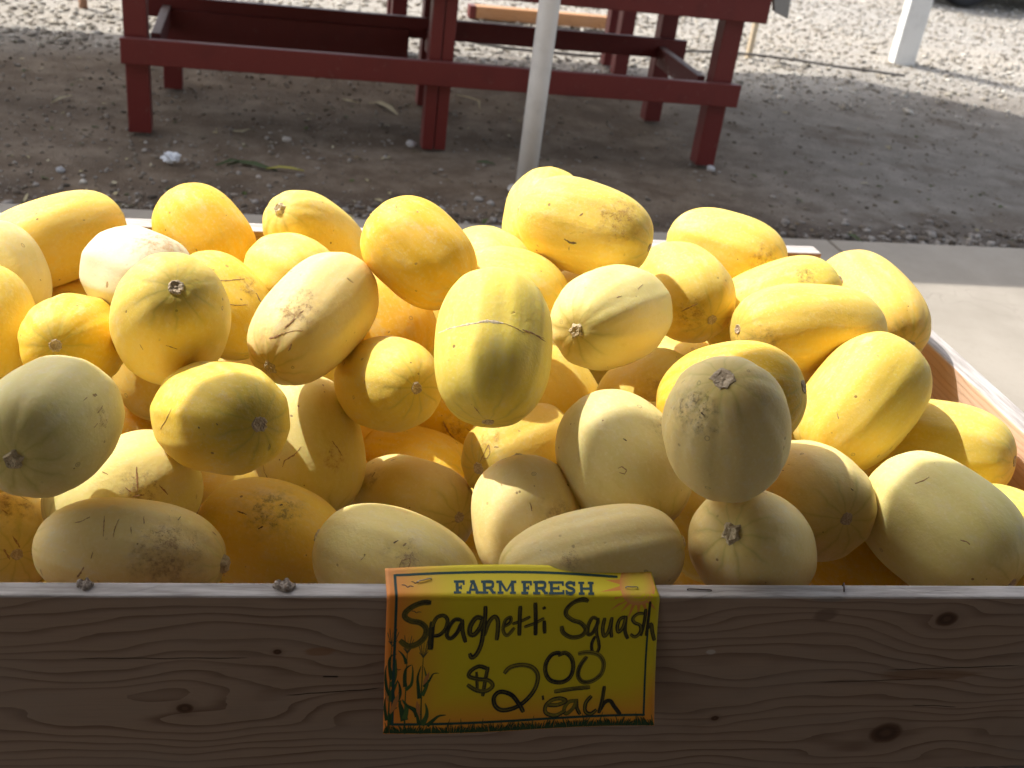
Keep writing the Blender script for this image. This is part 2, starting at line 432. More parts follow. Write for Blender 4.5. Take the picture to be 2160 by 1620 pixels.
# dry bits and leaf crumbs in the shaded dirt
bm = bmesh.new(); rng = random.Random(8); colb = []
lay = bm.verts.layers.float_color.new('Col')
for i in range(420):
    x = rng.uniform(-1.6, 4.0); y = 3.95+.03*x+rng.random()**1.7*2.6
    if x > .6 and rng.random() < .6: continue
    L = rng.uniform(.012, .05)*(1 if rng.random() < .85 else 2.2); wd = rng.uniform(.003, .010); a = rng.random()*6.28
    c = rng.choice([(.34, .29, .17), (.42, .37, .25), (.10, .085, .05), (.07, .075, .035), (.20, .15, .09), (.08, .10, .035)])
    n = 4; row = []
    bend = rng.uniform(-.6, .6)
    for k in range(n+1):
        t = k/n-.5; aa = a+bend*t; w2 = wd*(1-(2*t)**2)+.0006
        p = Vector((x+math.cos(aa)*L*t, y+math.sin(aa)*L*t, lump(x, y)+.003+.006*(1-(2*t)**2)*rng.random()))
        q = Vector((-math.sin(aa), math.cos(aa), rng.uniform(-.2, .5)))*w2
        A, B = bm.verts.new(p+q), bm.verts.new(p-q); A[lay] = B[lay] = (*c, 1); row.append((A, B))
    for k in range(n): bm.faces.new((row[k][0], row[k][1], row[k+1][1], row[k+1][0]))
lit = from_bm('plant_litter', bm, m_vcol('dry_litter', .9, .15, 300, 0)); tag(lit, 'dry leaf and straw crumbs scattered on the dirt', kind='stuff')

# ------------------------------------------------------------------ roofs that throw the two shadows, and an added wall that darkens the porch
MRF = m_plain('roof_sheet', (.42, .40, .37), .6); MTIM = m_paint('white_timber', (.74, .74, .72), (.50, .48, .44), .55, .4)
def over(x, y, z):                       # the point at height z whose shadow falls on (x, y, 0)
    k = z/S.z; return Vector((x+S.x*k, y+S.y*k, z))
HC = 2.62
poly = [(-5.0, 6.30), (-1.68, 6.64), (3.87, 7.21), (6.3, 5.62), (6.6, 3.60), (-5.0, 3.46)]
pts = [over(x, y, HC) for x, y in poly]
bm = bmesh.new(); lo = [bm.verts.new(p) for p in pts]; hi = [bm.verts.new(p+Vector((0, 0, .05))) for p in pts]
bm.faces.new(lo); bm.faces.new(hi[::-1])
for k in range(6): bm.faces.new((lo[k], hi[k], hi[(k+1) % 6], lo[(k+1) % 6]))
bmesh.ops.recalc_face_normals(bm, faces=bm.faces)
aw = from_bm('awning', bm, m_plain('awning_canvas', (.50, .48, .44), .8))
aw['label'] = 'flat canvas awning stretched over the red display stand'; aw['category'] = 'awning'
porch = empty('porch', (0, -1.9, 0)); tag(porch, 'shaded shop porch the crate stands under, a roof with an added unseen wall blocking light', 'porch')
YE = .985+(2.5-.795)*S.y/S.z
MBLOCKER = m_plain('blocker_paint', (.15, .12, .10), .7)
box('roof', m_plain('porch_ceiling', (.12, .10, .085), .7), porch, -4.6, 5.6, -.2, YE+1.9, 2.5, 2.62, .01)
for k in range(13):
    z0 = .012+k*.191
    box('blocker_board', MBLOCKER, porch, -4.2, 5.2, -.06, 0, z0, z0+.186, .006)  # unseen wall, added to keep light from behind off the crate front

# ================================================================== RED DISPLAY STAND
MRED = m_paint('red_paint', (.125, .016, .013), (.20, .10, .085), .5, .25)
ST = empty('display_stand', (.78, 5.19, 0), R(2)); tag(ST, 'long dark red timber display stand with a low rail, standing on the dirt', 'stand')
c2, s2 = math.cos(R(2)), math.sin(R(2))
u0 = .78*c2+5.19*s2; v0 = -.78*s2+5.19*c2
def sbox(name, ua, ub, va, vb, za, zb, mat=None, par=None, bev=.004):
    return box(name, mat or MRED, par or ST, ua-u0, ub-u0, va-v0, vb-v0, za, zb, bev)
FV, BV = 4.812, 5.56
for ua, ub in ((-.568, -.473), (2.085, 2.180)):
    sbox('leg', ua, ub, FV, FV+.095, 0, .70)
sbox('leg', .722, .775, FV, FV+.09, 0, .70); sbox('leg', .779, .832, FV+.004, FV+.094, 0, .70)
for ua, ub in ((-.478, -.39), (.79, .88), (2.055, 2.145)):
    sbox('leg', ua, ub, BV+.0, BV+.09, 0, .70)
sbox('front_rail', -.580, 2.215, FV-.042, FV-.002, .305, .412)
sbox('back_rail', -.56, 2.20, BV-.042, BV-.002, .352, .452)
sbox('lower_board', -.47, .715, BV-.064, BV-.046, .19, .395)
MWORN = m_paint('worn_red_paint', (.13, .03, .025), (.42, .38, .34), .6, .9)
for ua in (-.468, 2.042): sbox('side_rail', ua, ua+.040, FV+.002+.095, BV-.045, .315, .412, MWORN)
sbox('side_rail', .80, .838, FV+.1, BV-.045, .30, .405)
sbox('front_apron', -.62, 2.268, FV-.046, FV-.004, .70, .86)
sbox('back_apron', -.60, 2.25, BV+.094, BV+.132, .70, .86)
for ua in (-.60, 2.205): sbox('side_apron', ua, ua+.04, FV+.0, BV+.09, .702, .858)
for k in range(6):
    sbox('top_plank', -.66, 2.31, FV-.07+k*.162, FV-.07+k*.162+.156, .862, .90)
# thin grey sheet hung on the right end of the stand
MGB = m_plain('grey_board', (.27, .25, .22), .8)
P = empty('grey_panel', (0, 0, 0)); P.location = (2.03, 5.02, 0); tag(P, 'thin grey weathered panel hanging off the right end of the red stand', 'panel')
v = [(.10, -.03, .95), (.24, .05, .95), (.275, .06, .695), (.17, .0, .735)]
bm = bmesh.new(); A = [bm.verts.new(Vector(q)) for q in v]; B = [bm.verts.new(Vector(q)+Vector((-.008, .012, 0))) for q in v]
bm.faces.new(A); bm.faces.new(B[::-1])
for k in range(4): bm.faces.new((A[k], B[k], B[(k+1) % 4], A[(k+1) % 4]))
bmesh.ops.recalc_face_normals(bm, faces=bm.faces); from_bm('sheet', bm, MGB, P)
# second, lower red stand behind: only its feet come into the picture
S2 = empty('rear_stand', (1.27, 6.82, 0), R(2)); tag(S2, 'second red stand farther back, its legs seen under the rail of the long one', 'stand')
for ux in (-.715, .715):
    for vy in (-.12, .12): box('leg', MRED, S2, ux-.045, ux+.045, vy-.045, vy+.045, 0, .70, .004)
for vy in (-.19, .19): box('apron', MRED, S2, -.78, .78, vy-.02, vy+.02, .702, .83, .004)
for k in range(4): box('top_plank', MRED, S2, -.82, .82, -.24+k*.122, -.24+k*.122+.117, .832, .868, .004)

# timber lying in the sun behind the stands
MPL = m_wood('raw_timber', (.50, .26, .12), (.32, .15, .07), 60, weather=.1, top_grey=False)
pa, pb = ground(1003, 42), ground(1296, 66)
d = pb-pa; L = d.length
tb = empty('timber', (pa+pb)/2+Vector((0, .06, .0)), math.atan2(d.y, d.x)); tag(tb, 'orange brown timber lying on the sunlit gravel behind the red stand', 'timber')
box('beam', MPL, tb, -L/2, L/2, -.045, .045, .004, .094, .005)
box('painted_end', MRED, tb, -L/2-.05, -L/2-.002, -.046, .046, .004, .096, .004)

# ------------------------------------------------------------------ posts
def post(name, x, y, h, wd, rz, mat, label, cat, base=True):
    t = empty(name, (x, y, 0), rz); tag(t, label, cat)
    box('shaft', mat, t, -wd/2, wd/2, -wd/2, wd/2, -.05, h, .006, 2)
    return t
MPOLE = m_paint('greyed_white_paint', (.60, .58, .54), (.45, .42, .37), .6, .3)
pc = empty('pole', (.957, 4.345, 0)); tag(pc, 'white round pole standing on the dirt in front of the red stand', 'pole')
bm = bmesh.new(); tube_bm(bm, [(0, 0, -.06), (0, 0, .5), (0, 0, 1.1), (0, 0, 1.64)], .043, 20); from_bm('tube', bm, MPOLE, pc, True)
bm = bmesh.new(); tube_bm(bm, [(0, 0, .0), (0, 0, .006)], .075, 20); from_bm('base_plate', bm, MPOLE, pc)
for x, y, lb in ((-1.357, 7.33, 'thin rusty footed white pole at the top left, standing on the gravel'),):
    t = empty('awning_pole', (x, y, 0)); tag(t, lb, 'pole')
    bm = bmesh.new(); tube_bm(bm, [(0, 0, .05), (0, 0, HC)], .026, 14); from_bm('tube', bm, MTIM, t, True)
    bm = bmesh.new(); tube_bm(bm, [(0, 0, -.05), (0, 0, .055)], .027, 14); from_bm('rusty_foot', bm, m_plain('rust', (.30, .16, .09), .8), t, True)
t = post('post', 4.655, 7.985, 1.12, .165, R(-14), MTIM, 'square white timber post on the gravel at the upper right', 'post')
box('post_cap', MTIM, t, -.095, .095, -.095, .095, 1.121, 1.15, .006)
t = empty('stake', (3.235, 7.66, 0), R(10)); tag(t, 'pale slim wooden stake on the gravel behind the right leg of the stand', 'stake')
box('shaft', m_wood('pale_wood', (.62, .50, .34), (.45, .33, .2), 70, top_grey=False), t, -.018, .018, -.018, .018, -.04, .46, .002)
# thin dark line on the gravel, built as a tube
bm = bmesh.new(); cp = []
for px, py in ((965, 86), (1010, 101), (1080, 112), (1130, 117), (1250, 128), (1400, 116), (1520, 117), (1604, 125), (1680, 135), (1760, 148), (1830, 157), (1905, 168)):
    q = ground(px, py); cp.append((q.x, q.y, .028))
tube_bm(bm, cp, .010, 6); tag(from_bm('ground_line', bm, m_plain('dark_line', (.10, .09, .085), .8), None, True), 'thin dark line lying across the sunlit gravel behind the stand', 'ground_line')

# ------------------------------------------------------------------ parked car (its tyre and shadow are what shows)
MCAR = m_plain('car_paint', (.45, .46, .47), .25, .0, .6); MTY = m_plain('tyre_rubber', (.02, .02, .021), .8); MRIM = m_plain('rim_metal', (.45, .45, .46), .35, .9)
MGL = m_plain('car_glass', (.02, .025, .03), .06, 0, .6); MBLK = m_plain('black_trim', (.02, .02, .02), .6)
car = empty('parked_car', (8.52, 12.36, 0), R(4)); tag(car, 'silver car parked on the gravel, only a front tyre and its shadow showing', 'car')
prof = [(-2.15, .30), (-2.18, .62), (-2.05, .80), (-1.05, .95), (-.35, 1.40), (.35, 1.47), (1.15, 1.42), (1.75, 1.02), (2.12, .98), (2.18, .62), (2.12, .30)]
bm = bmesh.new(); A = [bm.verts.new((x, -.86+.10*max(0, (z-.95)/.5), z)) for x, z in prof]; B = [bm.verts.new((x, .86-.10*max(0, (z-.95)/.5), z)) for x, z in prof]
bm.faces.new(A); bm.faces.new(B[::-1]); n = len(prof)
for k in range(n): bm.faces.new((A[k], B[k], B[(k+1) % n], A[(k+1) % n]))
bmesh.ops.recalc_face_normals(bm, faces=bm.faces)
bmesh.ops.bevel(bm, geom=list(bm.edges), offset=.05, segments=3, affect='EDGES'); from_bm('body', bm, MCAR, car, True)
box('sill_trim', MBLK, car, -1.9, 1.9, -.80, .80, .2, .297, .02)
for sx in (-1, 1):
    wq = [(-.85, .99), (-.36, 1.33), (.32, 1.39), (.32, .99)] ; wr = [(.40, .99), (.40, 1.39), (1.05, 1.35), (1.5, 1.02)]
    for q in (wq, wr):
        bm = bmesh.new(); y = lambda z: sx*(.868-.10*max(0, (z-.95)/.5))
        A = [bm.verts.new((x, y(z), z)) for x, z in q]; B = [bm.verts.new((x, y(z)-sx*.02, z)) for x, z in q]
        bm.faces.new(A); bm.faces.new(B[::-1])
        for k in range(4): bm.faces.new((A[k], B[k], B[(k+1) % 4], A[(k+1) % 4]))
        bmesh.ops.recalc_face_normals(bm, faces=bm.faces); from_bm('window', bm, MGL, car)
    box('headlight', MGL, car, -2.19, -2.05, sx*.62-.16, sx*.62+.16, .60, .72, .03)
for wx in (-1.38, 1.36):
    for wy in (-.77, .77):
        wh = empty('wheel', (wx, wy, .33)); wh.parent = car
        bm = bmesh.new(); R1, R2, hw = .33, .21, .11
        pr = [(R2, -hw*.8), (R1-.03, -hw), (R1, -hw*.75), (R1, hw*.75), (R1-.03, hw), (R2, hw*.8)]; ring = []
        for k in range(32):
            a = k/32*2*math.pi; ring.append([bm.verts.new((r*math.cos(a), yy, r*math.sin(a))) for r, yy in pr])
        for k in range(32):
            for j in range(6): bm.faces.new((ring[k][j], ring[k][(j+1) % 6], ring[(k+1) % 32][(j+1) % 6], ring[(k+1) % 32][j]))
        bmesh.ops.recalc_face_normals(bm, faces=bm.faces); from_bm('tyre', bm, MTY, wh, True)
        bm = bmesh.new(); tube_bm(bm, [(0, -.075, 0), (0, .075, 0)], .212, 28); 
        for k in range(5):
            a = k/5*2*math.pi; tube_bm(bm, [(0, 0, 0), (math.cos(a)*.2, 0, math.sin(a)*.2)], .10*.3, 6)
        from_bm('rim', bm, MRIM, wh)

# ------------------------------------------------------------------ litter one can pick out
q = ground(362, 340); bm = bmesh.new(); bmesh.ops.create_icosphere(bm, subdivisions=3, radius=.023)
rr = random.Random(3)
for vv in bm.verts:
    k = math.sin(vv.co.x*190+vv.co.y*130)*math.sin(vv.co.y*170-vv.co.z*210+1)*.35+rr.uniform(-.22, .22)
    vv.co *= 1+k; vv.co.x *= 1.35; vv.co.z *= .85
o = from_bm('paper_wad', bm, m_plain('white_tissue', (.66, .68, .70), .8)); o.location = q+Vector((0, 0, .018)); tag(o, 'crumpled white paper tissue lying on the dirt at the left', 'litter')
def blade(name, pts, wd, mat, label, cat, lift=.008):
    bm = bmesh.new(); row = []
    for i, (px, py) in enumerate(pts):
        p = ground(px, py); t = i/(len(pts)-1); a = ground(*pts[max(i-1, 0)]); b = ground(*pts[min(i+1, len(pts)-1)])
        dd = (b-a).normalized(); sd_ = Vector((-dd.y, dd.x, .15))*wd*(math.sin(math.pi*(.08+.86*t))+.08)
        p.z = lump(p.x, p.y)+lift+.012*math.sin(t*3.1)
        row.append([bm.verts.new(p+sd_), bm.verts.new(p+Vector((0, 0, -.004))), bm.verts.new(p-sd_)])
    for k in range(len(row)-1):
        for j in range(2): bm.faces.new((row[k][j], row[k][j+1], row[k+1][j+1], row[k+1][j]))
    return tag(from_bm(name, bm, mat, None, True), label, cat)
MLG = m_plain('dark_green_leaf', (.045, .065, .018), .6); MLD = m_plain('dry_husk', (.36, .31, .19), .8); MLY = m_plain('yellowed_leaf', (.33, .29, .05), .7)
blade('leaf', [(478, 343), (505, 340), (535, 345), (560, 352), (585, 355)], .016, MLG, 'dark green wilted leaf lying on the dirt below the stand', 'leaf')
blade('leaf', [(560, 353), (590, 354), (615, 357), (642, 358)], .009, MLY, 'yellowed leaf tip beside the dark wilted leaf on the dirt', 'leaf', .012)
blade('leaf', [(455, 346), (490, 341), (512, 338)], .012, MLG, 'small dark leaf sliver at the left end of the wilted leaf', 'leaf', .014)
blade('husk', [(778, 217), (800, 219), (820, 228), (838, 240)], .018, MLD, 'pale dry husk strip on the dirt under the stand, left of its middle leg', 'husk')
blade('husk', [(722, 208), (738, 216), (760, 217)], .012, MLD, 'small pale dry husk curl under the stand beside the longer husk strip', 'husk')
blade('husk', [(490, 272), (508, 279), (528, 268)], .012, MLD, 'curved dry husk on the dirt between the stand\'s left and middle legs', 'husk')
blade('husk', [(108, 212), (128, 206), (152, 196)], .010, MLD, 'dry straw strip on the dirt left of the stand', 'husk')
blade('husk', [(960, 198), (985, 206), (1010, 214), (1012, 226)], .008, MLD, 'thin curled dry stalk under the stand right of its middle leg', 'husk')
blade('leaf', [(1005, 338), (1025, 345), (1045, 344)], .014, MLG, 'dark shrivelled leaf on the dirt left of the white pole', 'leaf')
blade('leaf', [(1780, 490), (1800, 497), (1818, 505)], .012, MLG, 'dark shrivelled leaf at the pavement edge right of the crate', 'leaf')
def rock(px, py, rad, col, label):
    q = ground(px, py); bm = bmesh.new(); bmesh.ops.create_icosphere(bm, subdivisions=2, radius=rad); r_ = random.Random(px)
    for vv in bm.verts: vv.co *= 1+r_.uniform(-.16, .16); vv.co.z *= .7
    o = from_bm('stone', bm, m_plain('stone_face', col, .9), None, True); o.location = (q.x, q.y, lump(q.x, q.y)+rad*.4); tag(o, label, 'stone', 'pale stones lying on the dirt')
rock(605, 292, .020, (.42, .38, .33), 'round pale stone on the dirt between the stand\'s left and middle legs')
rock(868, 303, .026, (.44, .42, .40), 'pale stone touching the foot of the stand\'s middle leg')
rock(127, 355, .018, (.36, .36, .36), 'grey stone on the dirt left of the white paper')
rock(1500, 352, .022, (.50, .49, .48), 'pale stone at the foot of the stand\'s right leg')
rock(175, 378, .014, (.48, .44, .38), 'small pale stone just above the pavement at the far left')

# ================================================================== THE CRATE
RIM = .795
YF0, YFS = .8207-.0252*.262, -.0252            # front edge of the front board: y = YF0 + YFS*x
yf = lambda x: YF0+YFS*x
FA = math.atan(YFS)
CR = empty('crate', (.24, 1.28, 0)); tag(CR, 'open wooden crate of thick weathered boards heaped with yellow squash', 'crate')
def board(name, mat, center, L, T, H, rz, bev=.004, cuts=1):
    bm = bmesh.new(); bm_box(bm, -L/2, L/2, -T/2, T/2, -H/2, H/2, bev, 3)
    o = from_bm(name, bm, mat, CR); o.location = Vector(center)-CR.location; o.rotation_euler.z = rz
    return o
T = .022; BH = .272
FX0, FX1 = -.62, 1.075; FL = (FX1-FX0)/math.cos(FA); fcx = (FX0+FX1)/2
FC = Vector((fcx, yf(fcx)+T/2/math.cos(FA), RIM-BH/2))
def onboard(px, py):
    d = px_ray(px, py); t = YF0/(d.y-YFS*d.x); p = Vector((0, 0, CAMZ))+d*t
    q = p-FC; return (q.x*math.cos(FA)+q.y*math.sin(FA), q.z)
kn = []
for px, py, kr, ax_, az_, st in ((1997, 1306, .0105, .050, .030, .85), (1868, 1546, .0165, .075, .048, .9), (1508, 1515, .004, .030, .016, .8), (390, 1494, .0068, .055, .035, .8), (585, 1375, .0035, .045, .012, .5), (745, 1440, .0001, .05, .05, -.7), (130, 1440, .0001, .07, .03, -.6), (1480, 1432, .0001, .05, .028, -.6)):
    a, b = onboard(px, py); kn.append((a, b, kr, ax_, az_, st))
crk = []
for pts, wd in ((((150, 1389), (530, 1388)), .0006), (((600, 1467), (812, 1451)), .0007), (((1720, 1440), (2000, 1430)), .0006), (((1860, 1414), (2160, 1403)), .0007), (((1920, 1487), (2020, 1491)), .0006), (((680, 1427), (715, 1427)), .0012)):
    a, b = onboard(*pts[0]), onboard(*pts[1])
    crk.append(((a[0]+b[0])/2, (a[1]+b[1])/2, abs(b[0]-a[0])/2, (b[1]-a[1])/(b[0]-a[0]), wd))
stn = []
for px, py, ra, rb, col in ((1740, 1298, .016, .010, (.16, .10, .07)), (1960, 1423, .070, .010, (.20, .11, .06)), (1500, 1375, .006, .004, (.5, .45, .4)), (672, 1375, .018, .006, (.24, .12, .06)), (1752, 1263, .022, .005, (.22, .19, .17))):
    a, b = onboard(px, py); stn.append((a, b, ra, rb, col))
MFB = m_wood('front_board_wood', (.33, .235, .17), (.155, .09, .06), 62, kn, crk, .40, (.30, .24, .195), .012, stn)
fb = board('front_board', MFB, FC, FL, T, BH, FA, .0035)
fb2 = board('front_board', m_wood('lower_front_wood', (.36, .255, .20), (.165, .095, .068), 62, (), (), .45, (.36, .30, .27)), FC-Vector((0, 0, BH+.007)), FL, T, BH, FA, .0035)
MBB = m_wood('back_board_wood', (.56, .33, .14), (.36, .17, .06), 70, (), (), .15, (.45, .35, .24))
by = lambda x: 1.7515+.0327*x; BA = math.atan(.0327); bx0, bx1 = -.62, .992; bcx = (bx0+bx1)/2
board('back_board', MBB, (bcx, by(bcx)+.019, RIM-BH/2), (bx1-bx0), .038, BH, BA, .003)
MSB = m_wood('side_board_wood', (.68, .47, .33), (.54, .33, .21), 95, (), (), .12, (.55, .43, .33), .006)
board('side_board', MSB, (1.041, 1.305, RIM-BH/2-.003), .965, .038, BH, R(90)+R(.3), .004)
board('side_board', MSB, (-.60, 1.30, RIM-BH/2-.003), .94, .038, BH, R(90), .004)
for dz in (BH+.006,):
    board('back_board', MBB, (bcx, by(bcx)+.019, RIM-BH/2-dz), (bx1-bx0), .038, BH, BA, .003)
    board('side_board', MSB, (1.041, 1.305, RIM-BH/2-.003-dz), .965, .038, BH, R(90)+R(.3), .004)
    board('side_board', MSB, (-.60, 1.30, RIM-BH/2-.003-dz), .94, .038, BH, R(90), .004)
FLZ = RIM-2*BH-.01
board('corner_block', MSB, (1.008, 1.765, RIM-.15), .03, .03, .27, 0, .003)
MFL = m_wood('floor_plank_wood', (.42, .28, .17), (.28, .16, .09), 60, (), (), .3)
for k in range(6): board('floor_plank', MFL, (.21, .915+k*.156, FLZ-.012), 1.62, .150, .02, 0, .003)
for x in (-.56, 1.0):
    for y in (.88, 1.70): board('leg', MFL, (x, y, (FLZ-.023)/2+.003), .085, .085, FLZ-.026, 0, .004)
for y in (.88, 1.70): board('stretcher', MFL, (.22, y, .12), 1.46, .035, .085, 0, .003)
# broken knots and fixings along the top of the front board
MKN = m_cork('knot_wood', (.40, .35, .30), (.17, .13, .10))
for px, py, sx, sy in ((180, 1236, .007, .006), (601, 1238, .010, .007)):
    p = ground(px, py, RIM); bm = bmesh.new(); bmesh.ops.create_icosphere(bm, subdivisions=3, radius=1); r_ = random.Random(px)
    for vv in bm.verts:
        k = 1+.22*math.sin(vv.co.x*2.5+px)*math.sin(vv.co.y*3+1)+r_.uniform(-.07, .07)
        vv.co = Vector((vv.co.x*sx*k, vv.co.y*sy*k, vv.co.z*.0030*k+.001+(.003 if vv.co.z > .2 and math.sin(vv.co.x*7) > .2 else 0)))
    o = from_bm('knot', bm, MKN, CR); o.location = p-CR.location
MSTEEL = m_plain('staple_steel', (.42, .40, .38), .35, .9); MRUST = m_plain('rusty_steel', (.12, .085, .07), .6, .6)
def staple(parent, p, q, h, mat, name='staple'):
    """a bent wire: two points on the surface, crown standing h above"""
    p, q = Vector(p), Vector(q); n = Vector((0, -.15, 1)).normalized()
    bm = bmesh.new(); tube_bm(bm, [p-n*.003, p+n*h*.8, p+(q-p)*.08+n*h, q+(p-q)*.08+n*h, q+n*h*.8, q-n*.003], .00065, 6)
    return from_bm(name, bm, mat, parent, True)
a, b = ground(1450, 1244, RIM), ground(1500, 1246, RIM)
s_ = staple(CR, a, b, .0015, MRUST); s_.location = -CR.location
a, b = ground(1778, 1236, RIM), ground(1777, 1250, RIM)
bm = bmesh.new(); tube_bm(bm, [a+Vector((0, 0, -.001)), a+Vector((0, 0, .004)), b+Vector((.0015, 0, .0015))], .0009, 6); s_ = from_bm('bent_nail', bm, MRUST, CR, True); s_.location = -CR.location

# ================================================================== THE PRICE SIGN
LF = .158; R0 = .004
SG = empty('price_sign', (.235, yf(.235)-.006, RIM)); SG['label'] = 'yellow and orange card price sign stapled over the front board of the crate, handwritten'; SG['category'] = 'sign'
def prof(d, off):
    if d > R0:
        t = (d-R0)/LF; y = -.0012-.030*t**1.5; z = -R0-(d-R0)*.985
        ny, nz = -1.0, -.2*t**.5; l = math.hypot(ny, nz); return y+ny/l*off, z+nz/l*off
    if d < -R0:
        e = -d-R0; return R0+e, .0012+.0045*(e/.034)**2+off
    ph = (d+R0)/(2*R0)*math.pi/2; r = R0+.0012+off
    return R0-r*math.sin(ph), -R0+r*math.cos(ph)
def SP(X, Y, off=0.0):
    """card point for (X, Y) measured on an enlarged view of the card"""
    xl = 100+(Y-105)*18/1130
    xr = 1985+(Y-115)*55/150 if Y < 265 else 2040+(Y-265)*40/950
    u = (X-xl)/(xr-xl)
    d = (Y-265)/955*LF if Y >= 265 else -(265-Y)/160*.037
    b = max(0, (Y-265)/955)
    x = (.0945+.004*b)+u*(.2805+.012*b)
    y, z = prof(d, off)
    z += .0022*math.sin(u*math.pi)*max(0, -d/.037)           # the top edge lifts a little in the middle
    y += -.003*math.sin(u*5.0+.5)*b
    return Vector((x, yf(x)+y, RIM+z))-SG.location
def sm(a, b, x):
    t = max(0, min(1, (x-a)/(b-a))); return t*t*(3-2*t)
def card_col(X, Y):
    o = 1-sm(80, 640, X+.12*(Y-600)*-1 if Y > 600 else X)
    o = max(o, (1-sm(0, 420, math.hypot((X-2090)*.9, (Y-1200)*1.0)))*.9)
    o = max(o, sm(880, 1200, Y)*.8)
    o = max(o, (1-sm(0, 110, 2050-X))*sm(700, 1100, Y)*.8)
    y = (.70, .56, .014); og = (.80, .25, .03)
    top = 1-sm(100, 330, Y); og = tuple(a+(b-a)*top*.7 for a, b in zip(og, (.80, .36, .12)))
    y = tuple(a+(b-a)*top*.3 for a, b in zip(y, (.72, .62, .06)))  # yellow turns paler on the folded top, sky light put into its colour
    return tuple(a+(b-a)*o for a, b in zip(y, og))
def vc_mesh(name, v, f, c, mat, smooth=True):
    o = from_py(name, v, f, mat, SG, smooth)
    ca = o.data.color_attributes.new('Col', 'FLOAT_COLOR', 'POINT')
    ca.data.foreach_set('color', np.array([(*k[:3], 1) for k in c], np.float32).reshape(-1)); return o
MCARD = m_vcol('card_stock', .55, .3, 700, .00008); MINK = m_vcol('ink', .55, .35, 500, 0)
def ytop(X): return 105-20*math.sin(math.pi*min(1, max(0, (X-100)/1885)))**1.0+10*(X-100)/1885
v = []; f = []; c = []; NX, NY = 60, 70
for j in range(NY+1):
    for i in range(NX+1):
        s = j/NY
        ua = i/NX
        for side in (0,):
            Xa = 100+ua*1885; yt = ytop(Xa); Y = yt+(1222-12*ua*0-yt)*s**1.0
            xl = 100+(Y-105)*18/1130; xr = 1985+(Y-115)*55/150 if Y < 265 else 2040+(Y-265)*40/950
            X = xl+ua*(xr-xl)
        v.append(SP(X, Y)); c.append(card_col(X, Y))
for j in range(NY):
    for i in range(NX):
        a = j*(NX+1)+i; f.append((a, a+NX+1, a+NX+2, a+1))
card = vc_mesh('card', v, f, c, MCARD)
sol = card.modifiers.new('thickness', 'SOLIDIFY'); sol.thickness = .0005; sol.offset = -1
class Ink:
    def __init__(s, off): s.v, s.f, s.c, s.off, s.n = [], [], [], off, 0
    def poly(s, pts, col):
        """filled outline, fanned from its middle, edges split so that it follows the bend"""
        q = []
        for i, p in enumerate(pts):
            n = pts[(i+1) % len(pts)]; k = max(1, int(math.hypot(n[0]-p[0], n[1]-p[1])/40))
            for t in range(k): q.append((p[0]+(n[0]-p[0])*t/k, p[1]+(n[1]-p[1])*t/k))
        cx = sum(p[0] for p in q)/len(q); cy = sum(p[1] for p in q)/len(q)
        s.n += 1; o = s.off+s.n*1.2e-6; b = len(s.v)
        s.v.append(SP(cx, cy, o)); s.v += [SP(x, y, o) for x, y in q]; s.c += [col]*(len(q)+1)
        for k in range(len(q)): s.f.append((b, b+1+(k+1) % len(q), b+1+k))
    def quad(s, x0, y0, x1, y1, col, step=25, sk=0.0):
        nx = max(1, int(abs(x1-x0)/step)); ny = max(1, int(abs(y1-y0)/step)); s.n += 1; o = s.off+s.n*1.2e-6; b = len(s.v)
        for j in range(ny+1):
            for i in range(nx+1):
                s.v.append(SP(x0+(x1-x0)*i/nx, y0+(y1-y0)*j/ny+sk*(x0+(x1-x0)*i/nx-x0), o)); s.c.append(col)
        for j in range(ny):
            for i in range(nx):
                a = b+j*(nx+1)+i; s.f.append((a, a+nx+1, a+nx+2, a+1))
    def stroke(s, pts, wd, dark=(.010, .010, .009), pale=(.30, .24, .015), dry=.5, smooth=True, taper=False, rows=7, seed=0):
        P = [Vector((x, y)) for x, y in pts]
        if smooth and len(P) > 2:
            q = []
            for i in range(len(P)-1):
                p0, p1, p2, p3 = P[max(i-1, 0)], P[i], P[i+1], P[min(i+2, len(P)-1)]
                n = max(3, int((p2-p1).length/9))
                for k in range(n):
                    t = k/n; q.append(.5*((2*p1)+(p2-p0)*t+(2*p0-5*p1+4*p2-p3)*t*t+(3*p1-p0-3*p2+p3)*t**3))
            q.append(P[-1]); P = q
        else:
            q = []
            for i in range(len(P)-1):
                n = max(1, int((P[i+1]-P[i]).length/20)); q += [P[i].lerp(P[i+1], k/n) for k in range(n)]
            q.append(P[-1]); P = q
        r = random.Random(seed+len(s.v)); tone = [r.random() for _ in range(rows)]
        b = len(s.v); s.n += 1; n = len(P)
        d0 = (P[1]-P[0]).normalized(); d1 = (P[-1]-P[-2]).normalized()
        acc = 0
        for i, p in enumerate(P):
            d = (P[min(i+1, n-1)]-P[max(i-1, 0)])
            d = d.normalized() if d.length > 1e-6 else d0
            nn = Vector((-d.y, d.x)); e = min(i, n-1-i)
            w_ = wd*(.72+.28*min(1, e/2.5)) if not taper else wd*(1-i/(n-1))**.7+.6
            o = s.off+s.n*1.2e-6+i*2.5e-7
            acc += .25*(r.random()-.5)
            for k in range(rows):
                t = (k/(rows-1)-.5)
                x, y = p+nn*w_*t
                s.v.append(SP(x, y, o))
                m_ = max(0, min(1, (tone[k]*1.2-.35+acc*.5+.3*(r.random()-.5))*dry*(1.0-abs(t)*1.2)*2))
                s.c.append(tuple(a+(bb-a)*m_ for a, bb in zip(dark, pale)))
        for i in range(n-1):
            for k in range(rows-1):
                a = b+i*rows+k; s.f.append((a, a+1, a+rows+1, a+rows))
    def done(s, name): return vc_mesh(name, s.v, s.f, s.c, MINK)
